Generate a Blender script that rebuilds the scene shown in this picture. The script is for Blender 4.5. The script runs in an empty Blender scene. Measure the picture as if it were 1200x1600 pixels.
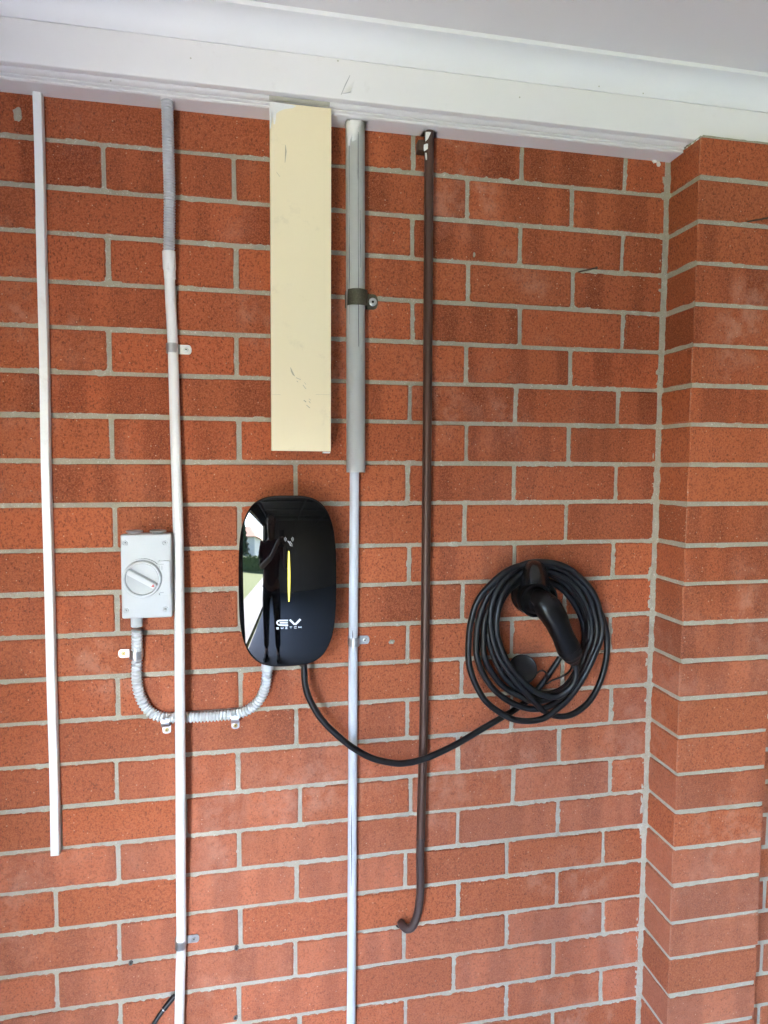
import bpy, bmesh, math, random
import numpy as np
from mathutils import Vector, Matrix

S = bpy.context.scene
COL = S.collection
R = math.radians
random.seed(11)
rng = np.random.default_rng(5)

# ------------------------------------------------------------------ camera
CAM = Vector((0.2865, -1.347, 1.5))
RIGHT = Vector((0.982315, -0.187106, 0.006954))
DOWN = Vector((-0.005598, -0.066476, -0.997772))
FWD = Vector((0.187152, 0.980088, -0.066348))
FOC = 1011.0                       # focal length in pixels of the 1200x1600 frame
cd = bpy.data.cameras.new('camera')
cam = bpy.data.objects.new('camera', cd)
COL.objects.link(cam)
M4 = Matrix((RIGHT, -DOWN, -FWD)).transposed().to_4x4()
M4.translation = CAM
cam.matrix_world = M4
cd.sensor_fit = 'VERTICAL'
cd.sensor_height = 32.0
cd.lens = FOC / 1600 * 32.0
cd.clip_start = 0.02
cd.clip_end = 400
S.camera = cam

# ------------------------------------------------------------------ sky, sun, exposure
SUN_EL, SUN_AZ = R(50), R(184)     # azimuth of the sun measured from +Y towards +X
W = bpy.data.worlds.new('World')
S.world = W
W.use_nodes = True
wn = W.node_tree.nodes
sky = wn.new('ShaderNodeTexSky')
sky.sky_type = 'NISHITA'
sky.sun_disc = False
sky.sun_elevation = SUN_EL
sky.sun_rotation = SUN_AZ
bg = wn['Background']
bg.inputs['Strength'].default_value = 0.15
W.node_tree.links.new(sky.outputs[0], bg.inputs['Color'])
ld = bpy.data.lights.new('sun', 'SUN')
ld.energy = 5.0
ld.angle = R(0.5)
ld.color = (1.0, 0.96, 0.90)
sun = bpy.data.objects.new('sun', ld)
COL.objects.link(sun)
sdir = Vector((math.sin(SUN_AZ) * math.cos(SUN_EL), math.cos(SUN_AZ) * math.cos(SUN_EL), math.sin(SUN_EL)))
sun.rotation_euler = sdir.to_track_quat('Z', 'Y').to_euler()
sun.location = (-6, -6, 9)
vs = S.view_settings
vs.view_transform = 'Standard'
vs.look = 'None'
vs.gamma = 1.0
vs.use_curve_mapping = False
vs.exposure = 6.25
S.cycles.max_bounces = 14
S.cycles.diffuse_bounces = 8
S.cycles.use_denoising = True


# ------------------------------------------------------------------ helpers
def P(u, v, d=0.0):
    """point on the plane d metres in front of the wall seen at photo pixel (u, v)"""
    r = RIGHT * ((u - 600) / FOC) + DOWN * ((v - 800) / FOC) + FWD
    t = (-d - CAM.y) / r.y
    return CAM + r * t


def link(o, parent=None):
    COL.objects.link(o)
    if parent is not None:
        o.parent = parent
    return o


def obj(name, bm, mat, parent=None, smooth=False, angle=None):
    """link a bmesh (world coordinates) as one mesh object"""
    me = bpy.data.meshes.new(name)
    bmesh.ops.recalc_face_normals(bm, faces=bm.faces)
    bm.to_mesh(me)
    bm.free()
    return mesh_obj(name, me, mat, parent, smooth, angle)


def world_loc(o):
    v = Vector((0, 0, 0))
    while o is not None:
        v += o.location
        o = o.parent
    return v


def mesh_obj(name, me, mat, parent=None, smooth=False, angle=None):
    if smooth:
        me.polygons.foreach_set('use_smooth', [True] * len(me.polygons))
        if angle:
            me.set_sharp_from_angle(angle=R(angle))
    me.materials.append(mat)
    o = bpy.data.objects.new(name, me)
    if parent is not None:
        me.transform(Matrix.Translation(-world_loc(parent)))
    return link(o, parent)


def thing(name, label, cat, loc=(0, 0, 0), group=None):
    o = bpy.data.objects.new(name, None)
    o.empty_display_size = 0.05
    o.location = loc
    COL.objects.link(o)
    o['label'] = label
    o['category'] = cat
    if group:
        o['group'] = group
    return o


def structure(name, label, loc=(0, 0, 0)):
    o = bpy.data.objects.new(name, None)
    o.location = loc
    COL.objects.link(o)
    o['kind'] = 'structure'
    o['label'] = label
    return o


def box(bm, x0, x1, y0, y1, z0, z1, bev=0.0, seg=1):
    r = bmesh.ops.create_cube(bm, size=1.0)
    vv = r['verts']
    for v in vv:
        v.co = Vector((x0 + (v.co.x + .5) * (x1 - x0), y0 + (v.co.y + .5) * (y1 - y0), z0 + (v.co.z + .5) * (z1 - z0)))
    if bev > 0:
        es = list({e for v in vv for e in v.link_edges})
        bmesh.ops.bevel(bm, geom=es, offset=bev, segments=seg, profile=0.5, affect='EDGES')
    return bm


def smooth_path(pts, step):
    """Catmull-Rom through pts, resampled at an even step"""
    p = [Vector(q) for q in pts]
    p = [p[0] * 2 - p[1]] + p + [p[-1] * 2 - p[-2]]
    out = []
    for i in range(1, len(p) - 2):
        a, b, c, d = p[i - 1], p[i], p[i + 1], p[i + 2]
        n = 24
        for k in range(n):
            t = k / n
            out.append(0.5 * ((2 * b) + (c - a) * t + (2 * a - 5 * b + 4 * c - d) * t * t + (3 * b - a - 3 * c + d) * t ** 3))
    out.append(p[-2].copy())
    res = [out[0]]
    acc = 0.0
    for a, b in zip(out[:-1], out[1:]):
        L = (b - a).length
        if L < 1e-9:
            continue
        pos = step - acc
        while pos <= L:
            res.append(a.lerp(b, pos / L))
            pos += step
        acc = L - (pos - step)
    if (res[-1] - out[-1]).length > step * 0.3:
        res.append(out[-1])
    return res


def sweep(bm, pts, rad, n=16, cap=True):
    """tube along pts; rad a number, a list, or a function of index"""
    N = len(pts)
    tang = []
    for i in range(N):
        t = pts[min(i + 1, N - 1)] - pts[max(i - 1, 0)]
        tang.append(t.normalized())
    ref = Vector((0, 0, 1)) if abs(tang[0].z) < 0.8 else Vector((1, 0, 0))
    u = tang[0].cross(ref).normalized()
    rings = []
    for i in range(N):
        t = tang[i]
        u = (u - t * u.dot(t)).normalized()
        w = t.cross(u)
        r = rad(i) if callable(rad) else (rad[i] if isinstance(rad, (list, tuple)) else rad)
        rings.append([bm.verts.new(pts[i] + (u * math.cos(2 * math.pi * k / n) + w * math.sin(2 * math.pi * k / n)) * r) for k in range(n)])
    for a, b in zip(rings[:-1], rings[1:]):
        for k in range(n):
            bm.faces.new((a[k], a[(k + 1) % n], b[(k + 1) % n], b[k]))
    if cap:
        bm.faces.new(rings[0][::-1])
        bm.faces.new(rings[-1])
    return bm


def lathe(bm, base, axis, prof, n=24):
    """prof: list of (height along axis, radius)"""
    axis = Vector(axis).normalized()
    ref = Vector((0, 0, 1)) if abs(axis.z) < 0.9 else Vector((1, 0, 0))
    u = axis.cross(ref).normalized()
    w = axis.cross(u)
    rings = []
    for h, r in prof:
        rings.append([bm.verts.new(Vector(base) + axis * h + (u * math.cos(2 * math.pi * k / n) + w * math.sin(2 * math.pi * k / n)) * max(r, 1e-5)) for k in range(n)])
    for a, b in zip(rings[:-1], rings[1:]):
        for k in range(n):
            bm.faces.new((a[k], a[(k + 1) % n], b[(k + 1) % n], b[k]))
    bm.faces.new(rings[0][::-1])
    bm.faces.new(rings[-1])
    return bm


def prism(bm, poly, a0, a1, frame):
    """extrude the 2D polygon poly; frame(p, q, a) gives the 3D point"""
    A = [bm.verts.new(frame(p, q, a0)) for p, q in poly]
    B = [bm.verts.new(frame(p, q, a1)) for p, q in poly]
    n = len(poly)
    for i in range(n):
        bm.faces.new((A[i], A[(i + 1) % n], B[(i + 1) % n], B[i]))
    bm.faces.new(A[::-1])
    bm.faces.new(B)
    return bm


def vnoise(shape, cell, seed):
    """smooth value noise on a grid, cell in samples"""
    g = np.random.default_rng(seed)
    h, w = shape
    gh, gw = int(h / cell) + 3, int(w / cell) + 3
    a = g.random((gh, gw)) * 2 - 1
    y = np.arange(h) / cell
    x = np.arange(w) / cell
    yi, xi = y.astype(int), x.astype(int)
    fy, fx = y - yi, x - xi
    fy = fy * fy * (3 - 2 * fy)
    fx = fx * fx * (3 - 2 * fx)
    q = lambda dy, dx: a[np.ix_(yi + dy, xi + dx)]
    top = q(0, 0) * (1 - fx) + q(0, 1) * fx
    bot = q(1, 0) * (1 - fx) + q(1, 1) * fx
    return top * (1 - fy)[:, None] + bot * fy[:, None]


def grid_mesh(name, X, Y, Z):
    h, w = X.shape
    me = bpy.data.meshes.new(name)
    nv, nf = h * w, (h - 1) * (w - 1)
    me.vertices.add(nv)
    me.vertices.foreach_set('co', np.stack([X, Y, Z], -1).reshape(-1).astype(np.float32))
    idx = np.arange(nv).reshape(h, w)
    f = np.stack([idx[:-1, :-1], idx[:-1, 1:], idx[1:, 1:], idx[1:, :-1]], -1).reshape(-1)
    me.loops.add(nf * 4)
    me.loops.foreach_set('vertex_index', f.astype(np.int32))
    me.polygons.add(nf)
    me.polygons.foreach_set('loop_start', np.arange(0, nf * 4, 4, dtype=np.int32))
    me.update(calc_edges=True)
    return me


# ------------------------------------------------------------------ materials
class NT:
    def __init__(s, name):
        s.m = bpy.data.materials.new(name)
        s.m.use_nodes = True
        s.t = s.m.node_tree
        s.b = s.t.nodes['Principled BSDF']

    def n(s, typ, **kw):
        nd = s.t.nodes.new('ShaderNode' + typ)
        for k, v in kw.items():
            setattr(nd, k, v)
        return nd

    def set(s, nd, **kw):
        for k, v in kw.items():
            i = nd.inputs[int(k[1:])] if k[0] == '_' and k[1:].isdigit() else nd.inputs[k]
            if hasattr(v, 'bl_idname') or isinstance(v, bpy.types.NodeSocket):
                s.t.links.new(v, i)
            else:
                i.default_value = v
        return nd

    def math(s, op, a, b=0.0, c=0.0, clamp=False):
        nd = s.n('Math', operation=op, use_clamp=clamp)
        s.set(nd, _0=a, _1=b, _2=c)
        return nd.outputs[0]

    def vmath(s, op, a, b=(0, 0, 0)):
        nd = s.n('VectorMath', operation=op)
        s.set(nd, _0=a, _1=b)
        return nd.outputs[0]

    def ramp(s, fac, lo, hi):
        nd = s.n('MapRange', interpolation_type='SMOOTHSTEP')
        s.set(nd, _0=fac, _1=lo, _2=hi, _3=0.0, _4=1.0)
        return nd.outputs[0]

    def mix(s, fac, a, b, mode='MIX'):
        nd = s.n('Mix', data_type='RGBA', blend_type=mode)
        s.set(nd, _0=fac, _6=a, _7=b)
        return nd.outputs[2]

    def noise(s, vec, scale, detail=3.0, rough=0.5):
        nd = s.n('TexNoise')
        s.set(nd, Vector=vec, Scale=scale, Detail=detail, Roughness=rough)
        return nd.outputs['Fac']

    def voro(s, vec, scale):
        nd = s.n('TexVoronoi')
        s.set(nd, Vector=vec, Scale=scale)
        return nd

    def bump(s, h, strength, dist):
        nd = s.n('Bump')
        s.set(nd, Height=h, Strength=strength, Distance=dist)
        s.t.links.new(nd.outputs[0], s.b.inputs['Normal'])

    def comb(s, x, y, z):
        nd = s.n('CombineXYZ')
        s.set(nd, _0=x, _1=y, _2=z)
        return nd.outputs[0]


def C4(r, g, b):
    return (r, g, b, 1.0)


def brick_material(name, tint=1.0):
    N = NT(name)
    tc = N.n('TexCoord')
    rnd = N.n('ObjectInfo').outputs['Random']
    wn_ = N.n('TexWhiteNoise', noise_dimensions='1D')
    N.set(wn_, W=N.math('MULTIPLY', rnd, 917.0))
    r2 = wn_.outputs['Value']
    sp = N.n('SeparateColor')
    N.set(sp, _0=wn_.outputs['Color'])
    r3, r4 = sp.outputs[1], sp.outputs[2]
    off = N.comb(N.math('MULTIPLY', rnd, 37.0), N.math('MULTIPLY', r2, 51.0), N.math('MULTIPLY', r3, 43.0))
    v = N.vmath('ADD', tc.outputs['Object'], off)
    sx = N.n('SeparateXYZ')
    N.set(sx, _0=tc.outputs['Object'])
    # kiln bands: soft vertical stripes of their own on each brick
    bx = N.comb(N.math('MULTIPLY', sx.outputs[0], 17.0), N.math('MULTIPLY', rnd, 300.0), N.math('MULTIPLY', sx.outputs[2], 1.5))
    band = N.ramp(N.noise(bx, 1.0, 1.2, 0.35), 0.42, 0.6)
    bst = N.ramp(r2, 0.1, 0.8)
    base = N.mix(N.noise(v, 9.0, 4.0, 0.6), C4(.33 * tint, .079 * tint, .026 * tint), C4(.43 * tint, .108 * tint, .038 * tint))
    base = N.mix(N.math('MULTIPLY', band, bst), base, C4(.56, .47, .42), 'MULTIPLY')
    bv = N.math('MULTIPLY_ADD', r3, 0.36, 0.80)
    base = N.mix(1.0, base, N.comb(bv, bv, bv), 'MULTIPLY')
    base = N.mix(N.math('MULTIPLY', r4, 0.6), base, C4(1.0, 0.84, 0.80), 'MULTIPLY')
    # fine mottling
    fm = N.noise(v, 420.0, 2.0, 0.7)
    base = N.mix(N.math('MULTIPLY', N.ramp(fm, 0.42, 0.60), 0.52), base, C4(.50, .155, .065))
    base = N.mix(N.math('MULTIPLY', N.ramp(N.noise(v, 230.0, 2.0, 0.7), 0.48, 0.64), 0.72), base, C4(.22, .050, .019))
    # dark iron specks, a little taller than wide
    sv = N.vmath('ADD', N.vmath('MULTIPLY', v, (1.0, 1.0, 0.55)), N.vmath('MULTIPLY', N.n('TexNoise').outputs['Color'], (0, 0, 0)))
    vo = N.voro(sv, 250.0)
    s1 = N.n('SeparateColor')
    N.set(s1, _0=vo.outputs['Color'])
    speck = N.math('MULTIPLY', N.math('SUBTRACT', 1.0, N.ramp(vo.outputs['Distance'], 0.16, 0.42)), N.ramp(s1.outputs[0], 0.35, 0.9))
    vo3 = N.voro(N.vmath('MULTIPLY', v, (1.0, 1.0, 0.4)), 190.0)
    s3 = N.n('SeparateColor')
    N.set(s3, _0=vo3.outputs['Color'])
    speck3 = N.math('MULTIPLY', N.math('SUBTRACT', 1.0, N.ramp(vo3.outputs['Distance'], 0.10, 0.26)), N.ramp(s3.outputs[0], 0.70, 0.85))
    speck = N.math('MAXIMUM', speck, speck3)
    base = N.mix(N.math('MULTIPLY', speck, 0.60), base, C4(.075, .022, .013))
    vo2 = N.voro(v, 120.0)
    s2 = N.n('SeparateColor')
    N.set(s2, _0=vo2.outputs['Color'])
    lite = N.math('MULTIPLY', N.math('SUBTRACT', 1.0, N.ramp(vo2.outputs['Distance'], 0.10, 0.2)), N.ramp(s2.outputs[0], 0.86, 0.88))
    base = N.mix(N.math('MULTIPLY', lite, 0.6), base, C4(.66, .42, .28))
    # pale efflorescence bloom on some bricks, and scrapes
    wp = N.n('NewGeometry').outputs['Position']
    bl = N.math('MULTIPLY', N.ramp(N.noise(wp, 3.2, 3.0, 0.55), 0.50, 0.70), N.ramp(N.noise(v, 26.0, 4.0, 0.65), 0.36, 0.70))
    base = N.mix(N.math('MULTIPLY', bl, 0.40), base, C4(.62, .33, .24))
    # stronger light low on the wall, painted in as a chalky tint, ragged above
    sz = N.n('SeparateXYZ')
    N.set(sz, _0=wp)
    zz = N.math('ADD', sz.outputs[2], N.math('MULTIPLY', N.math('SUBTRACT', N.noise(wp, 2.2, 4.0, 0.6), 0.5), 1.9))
    painted_light = N.math('SUBTRACT', 1.0, N.ramp(zz, 0.45, 1.75))
    painted_light = N.math('MULTIPLY', painted_light, N.math('MULTIPLY_ADD', N.noise(v, 45.0, 4.0, 0.65), 0.5, 0.25))
    painted_light = N.math('MULTIPLY', painted_light, N.math('MULTIPLY_ADD', r2, 1.1, 0.35))
    base = N.mix(N.math('MULTIPLY', painted_light, 0.36), base, C4(.66, .29, .20))
    sc = N.math('MULTIPLY', N.ramp(N.noise(N.vmath('MULTIPLY', v, (1.0, 1.0, 0.55)), 70.0, 5.0, 0.75), 0.70, 0.76), N.ramp(N.noise(wp, 5.0, 1.0, 0.5), 0.50, 0.60))
    base = N.mix(N.math('MULTIPLY', sc, 0.7), base, C4(.62, .52, .42))
    # mortar smeared over the arrises
    sg = N.n('SeparateXYZ')
    N.set(sg, _0=tc.outputs['Generated'])
    ex = N.math('MULTIPLY', N.math('MINIMUM', sg.outputs[0], N.math('SUBTRACT', 1.0, sg.outputs[0])), 0.23)
    ez = N.math('MULTIPLY', N.math('MINIMUM', sg.outputs[2], N.math('SUBTRACT', 1.0, sg.outputs[2])), 0.076)
    ey = N.math('MULTIPLY', N.math('MINIMUM', sg.outputs[1], N.math('SUBTRACT', 1.0, sg.outputs[1])), 0.14)
    sn = N.n('SeparateXYZ')
    N.set(sn, _0=N.n('NewGeometry').outputs['Normal'])
    side = N.math('GREATER_THAN', N.math('ABSOLUTE', sn.outputs[0]), 0.8)
    ex = N.math('ADD', N.math('MULTIPLY', ey, side), N.math('MULTIPLY', ex, N.math('SUBTRACT', 1.0, side)))
    e = N.math('SUBTRACT', N.math('MINIMUM', ex, ez), N.math('MULTIPLY', N.ramp(N.noise(v, 85.0, 4.0, 0.7), 0.55, 0.85), 0.006))
    sm = N.math('SUBTRACT', 1.0, N.ramp(e, -0.0015, 0.0022))
    base = N.mix(N.math('MULTIPLY', sm, 0.45), base, C4(.50, .34, .24))
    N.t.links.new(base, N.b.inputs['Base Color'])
    N.set(N.b, Roughness=0.85)
    N.b.inputs['Specular IOR Level'].default_value = 0.3
    h = N.math('ADD', N.math('MULTIPLY', fm, 0.5), N.noise(v, 70.0, 3.0, 0.6))
    h = N.math('SUBTRACT', h, N.math('MULTIPLY', speck, 1.2))
    h = N.math('ADD', h, N.math('MULTIPLY', sm, 0.6))
    N.bump(h, 0.7, 0.0014)
    return N.m


def mortar_material():
    N = NT('mortar')
    wp = N.n('NewGeometry').outputs['Position']
    c = N.mix(N.noise(wp, 14.0, 5.0, 0.65), C4(.29, .26, .185), C4(.48, .44, .35))
    g = N.noise(wp, 420.0, 3.0, 0.75)
    c = N.mix(N.math('MULTIPLY', N.ramp(g, 0.52, 0.7), 0.55), c, C4(.27, .245, .20))
    c = N.mix(N.math('MULTIPLY', N.ramp(N.noise(wp, 260.0, 2.0, 0.7), 0.58, 0.7), 0.6), c, C4(.66, .62, .54))
    c = N.mix(N.math('MULTIPLY', N.ramp(N.noise(wp, 35.0, 4.0, 0.7), 0.58, 0.72), 0.45), c, C4(.36, .20, .13))
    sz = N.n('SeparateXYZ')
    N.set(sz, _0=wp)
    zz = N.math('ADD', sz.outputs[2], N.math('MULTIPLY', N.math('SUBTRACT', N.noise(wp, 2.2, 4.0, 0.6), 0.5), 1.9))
    painted_light = N.math('SUBTRACT', 1.0, N.ramp(zz, 0.45, 1.75))  # light fading up the wall, put into the mortar colour
    c = N.mix(N.math('MULTIPLY', painted_light, N.math('MULTIPLY_ADD', N.noise(wp, 60.0, 4.0, 0.65), 0.6, 0.02)), c, C4(.60, .56, .50))
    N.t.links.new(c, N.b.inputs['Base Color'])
    N.set(N.b, Roughness=0.95)
    N.bump(N.math('ADD', g, N.noise(wp, 130.0, 3.0, 0.6)), 0.9, 0.002)
    return N.m


def simple(name, col, rough=0.5, metal=0.0, var=0.08, vscale=30.0, dirt=None, dirt_amt=0.3, dirt_scale=18.0, dirt_lo=0.55, dirt_hi=0.75, bump=0.0, bscale=200.0, coat=0.0, stretch=(1, 1, 1), spec=0.5):
    N = NT(name)
    wp = N.vmath('MULTIPLY', N.n('NewGeometry').outputs['Position'], stretch)
    a = tuple(max(0, x * (1 - var)) for x in col)
    b = tuple(min(1, x * (1 + var)) for x in col)
    c = N.mix(N.noise(wp, vscale, 4.0, 0.6), C4(*a), C4(*b))
    if dirt:
        c = N.mix(N.math('MULTIPLY', N.ramp(N.noise(wp, dirt_scale, 5.0, 0.7), dirt_lo, dirt_hi), dirt_amt), c, C4(*dirt))
    N.t.links.new(c, N.b.inputs['Base Color'])
    rr = N.math('MULTIPLY_ADD', N.noise(wp, vscale * 2.3, 3.0, 0.6), rough * 0.3, rough * 0.85)
    N.set(N.b, Roughness=rr, Metallic=metal)
    N.b.inputs['Specular IOR Level'].default_value = spec
    if coat:
        N.b.inputs['Coat Weight'].default_value = coat
        N.b.inputs['Coat Roughness'].default_value = 0.04
    if bump:
        N.bump(N.noise(wp, bscale, 3.0, 0.6), bump, 0.001)
    return N.m


M = {}
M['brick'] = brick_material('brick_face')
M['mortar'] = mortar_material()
M['trim'] = simple('white_gloss_trim', (.80, .77, .75), 0.42, var=.03, vscale=9, dirt=(.55, .5, .45), dirt_amt=.22, dirt_scale=30, dirt_lo=.6, dirt_hi=.8, bump=.12, bscale=90)
M['ceiling'] = simple('ceiling_paint', (.76, .72, .71), 0.75, var=.015, vscale=4, bump=.05, bscale=160)
M['cornice'] = simple('cornice_paint', (.78, .76, .76), 0.6, var=.015, vscale=5, bump=.04, bscale=120)
M['white_pvc'] = simple('aged_white_pvc', (.80, .775, .73), 0.4, var=.05, vscale=40, dirt=(.34, .29, .23), dirt_amt=.45, dirt_scale=55, dirt_lo=.58, dirt_hi=.74, stretch=(1, 1, .4))
M['trunk'] = simple('trunking_pvc', (.82, .815, .79), 0.42, var=.03, vscale=30, dirt=(.45, .4, .34), dirt_amt=.25, dirt_scale=25)
M['flex'] = simple('grey_flexible_pvc', (.48, .48, .49), 0.42, var=.05, vscale=60)
M['flex_new'] = simple('light_grey_flexible_pvc', (.60, .61, .61), 0.38, var=.04, vscale=60)
M['grey_pvc'] = simple('grey_pvc', (.70, .70, .66), 0.42, var=.06, vscale=22, dirt=(.24, .22, .19), dirt_amt=.4, dirt_scale=70, dirt_lo=.6, dirt_hi=.74, stretch=(1, 1, .15))
M['grey_pipe'] = simple('pale_grey_pipe', (.58, .60, .63), 0.46, var=.05, vscale=30, dirt=(.32, .31, .3), dirt_amt=.35, dirt_scale=60, dirt_lo=.6, dirt_hi=.75, stretch=(1, 1, .2))
M['cream'] = simple('cream_enamel', (.83, .71, .46), 0.42, var=.035, vscale=7, dirt=(.52, .43, .27), dirt_amt=.3, dirt_scale=24, dirt_lo=.58, dirt_hi=.78)
M['cream_dull'] = simple('dull_cream_overspray', (.50, .47, .38), 0.6, var=.08, vscale=30)
M['copper'] = simple('weathered_copper', (.085, .042, .030), 0.38, metal=0.25, var=.3, vscale=18, dirt=(.045, .03, .03), dirt_amt=.7, dirt_scale=14, stretch=(1, 1, .25))
M['sheath'] = simple('dark_lagged_copper', (.062, .036, .032), 0.5, metal=0.1, var=.25, vscale=40)
M['zinc'] = simple('zinc_plate', (.50, .50, .50), 0.36, metal=0.9, var=.2, vscale=160)
M['zinc_new'] = simple('bright_zinc_plate', (.52, .52, .52), 0.34, metal=0.95, var=.12, vscale=160)
M['bronze'] = simple('tarnished_bronze', (.10, .09, .06), 0.45, metal=0.6, var=.5, vscale=220, dirt=(.26, .23, .15), dirt_amt=.6, dirt_scale=170)
M['screw'] = simple('screw_steel', (.62, .62, .60), 0.3, metal=0.95, var=.1, vscale=300)
M['brass'] = simple('yellow_passivated_screw', (.45, .33, .14), 0.35, metal=0.9, var=.2, vscale=300)
M['dark'] = simple('dark_recess', (.02, .018, .016), 0.8, var=.2)
M['switch'] = simple('switch_grey_plastic', (.53, .54, .535), 0.5, var=.02, vscale=20)
M['switch_dark'] = simple('switch_dial_plastic', (.36, .37, .375), 0.3, var=.03, vscale=30)
M['red'] = simple('red_arrow_print', (.55, .06, .04), 0.5, var=.05)
M['gloss_black'] = simple('gloss_black_panel', (.0035, .0035, .004), 0.015, var=.05, spec=.5)
M['matte_black'] = simple('matte_black_plastic', (.007, .007, .0075), 0.42, var=.1, spec=.4, vscale=60)
M['rubber'] = simple('black_cable_rubber', (.008, .0085, .010), 0.36, var=.25, vscale=60, spec=.4, dirt=(.035, .035, .04), dirt_amt=.35, dirt_scale=70, dirt_lo=.58, dirt_hi=.76)
M['cable_black'] = simple('black_cable_sheath', (.012, .012, .013), 0.4, var=.2, vscale=50)
M['plug_black'] = simple('connector_black_plastic', (.0045, .0035, .0035), 0.34, spec=.3, var=.15, vscale=60, bump=.1, bscale=900)
M['hood_black'] = simple('holder_satin_black', (.008, .008, .0085), 0.24, var=.1, vscale=40)
M['print'] = simple('white_print', (.82, .84, .86), 0.4, var=.01)
M['print_grey'] = simple('grey_print', (.32, .32, .32), 0.4, var=.02)
M['white_paint'] = simple('dried_white_paint', (.78, .76, .72), 0.5, var=.05, vscale=90, bump=.4, bscale=220)
M['rust'] = simple('rusty_nail', (.07, .035, .02), 0.7, var=.4, vscale=300)
M['plugfill'] = simple('grey_wall_plug', (.12, .11, .10), 0.7, var=.3, vscale=300)
M['seam'] = simple('dark_seam', (.10, .10, .10), 0.7, var=.3, vscale=90)
M['floor'] = simple('pale_garage_floor', (.25, .25, .26), 0.7, var=.06, vscale=3)
M['flake_edge'] = simple('grey_paint_edge', (.45, .43, .42), 0.7, var=.2, vscale=80)
M['concrete'] = simple('concrete_slab', (.16, .16, .17), 0.8, var=.1, vscale=3, dirt=(.12, .12, .13), dirt_amt=.4, dirt_scale=2, bump=.3, bscale=60)
M['plaster'] = simple('painted_masonry', (.16, .13, .11), 0.85, var=.05, vscale=4)
M['door'] = simple('dark_door_skin', (.05, .045, .04), 0.5, var=.05)
M['door_rail'] = simple('galvanised_track', (.22, .22, .22), 0.45, metal=.6, var=.1)
M['lawn'] = simple('lawn_grass', (.085, .105, .036), 0.9, var=.4, vscale=30, bump=1.0, bscale=80)
M['hedge'] = simple('hedge_leaf', (.045, .075, .018), 0.8, var=.4, vscale=12)
M['leaf'] = simple('pine_leaf', (.03, .055, .025), 0.8, var=.4, vscale=8)
M['bark'] = simple('bark', (.10, .075, .05), 0.9, var=.3, vscale=20)
M['house'] = simple('white_render', (.72, .70, .67), 0.8, var=.03)
M['tile'] = simple('roof_tile', (.24, .10, .07), 0.8, var=.2)
M['glass'] = simple('window_glass', (.03, .035, .04), 0.05, var=.1)
M['skin'] = simple('skin', (.42, .24, .17), 0.5, var=.05)
M['shirt'] = simple('maroon_shirt', (.16, .02, .018), 0.85, var=.1)
M['trouser'] = simple('dark_trousers', (.02, .021, .026), 0.85, var=.1)
M['shoe'] = simple('dark_shoes', (.02, .018, .017), 0.5, var=.1)
M['hair'] = simple('dark_hair', (.02, .014, .01), 0.6, var=.2)

NL = NT('status_light')
NL.b.inputs['Base Color'].default_value = C4(.3, .3, .02)
NL.b.inputs['Emission Color'].default_value = C4(.93, .82, .10)
NL.b.inputs['Emission Strength'].default_value = 0.055
M['led'] = NL.m

# ------------------------------------------------------------------ the room round the wall
ZC = 2.325                       # ceiling height
XL, XR, YB = -0.56, 4.6, -5.6     # left wall, right wall, back wall
OY0, OY1, OZ = -1.85, -4.2, 1.90  # the opening in the left wall


def slab(name, label, x0, x1, y0, y1, z0, z1, mat, kind='structure', cat=None):
    bm = bmesh.new()
    box(bm, x0, x1, y0, y1, z0, z1)
    o = obj(name, bm, mat)
    if kind:
        o['kind'] = kind
    o['label'] = label
    if cat:
        o['category'] = cat
    return o


slab('floor', 'grey concrete floor slab of the carport', XL, XR, YB, 0.3, -0.1, 0.0, M['floor'])
slab('ceiling', 'flat painted ceiling above the brick wall', XL - .12, XR + .12, YB - .12, 0.36, ZC, ZC + 0.1, M['ceiling'])
slab('back_wall', 'painted rear wall behind the photographer', XL - .1, XR + .1, YB - .11, YB, 0, ZC - .002, M['plaster'], None, 'wall')
slab('right_wall', 'painted side wall at the far right end', XR, XR + .1, YB + .002, 0.36, 0, ZC - .002, M['plaster'], None, 'wall')
lw = thing('side_wall', 'painted side wall with a wide doorway to the lawn', 'wall', (XL, 0, 0))
for (a, b, z0, z1, nm) in ((0.36, OY0, 0, ZC - .002, 'masonry'), (OY1, YB + .002, 0, ZC - .002, 'masonry'), (OY0, OY1, OZ, ZC - .002, 'lintel')):
    bm = bmesh.new()
    box(bm, XL - .1, XL, b, a, z0, z1)
    obj(nm, bm, M['plaster'], lw)

door = thing('garage_door', 'dark panelled overhead door parked open under the ceiling', 'garage door', (1.6, -3.6, 2.2))
for k in range(5):
    bm = bmesh.new()
    y0 = -1.9 - .66 * k
    box(bm, -.45, 3.6, y0 - .65, y0, 2.19, 2.23, .004)
    obj('door_panel', bm, M['door'], door)
    bm = bmesh.new()
    box(bm, -.44, 3.59, y0 - .34, y0 - .30, 2.155, 2.1898, .003)
    obj('door_rib', bm, M['door_rail'], door)
for x in (-.48, 1.0, 2.2, 3.63):
    bm = bmesh.new()
    box(bm, x - .02, x + .02, -5.4, -1.2, 2.11, 2.1545, .002)
    obj('door_track', bm, M['door_rail'], door)

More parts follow.
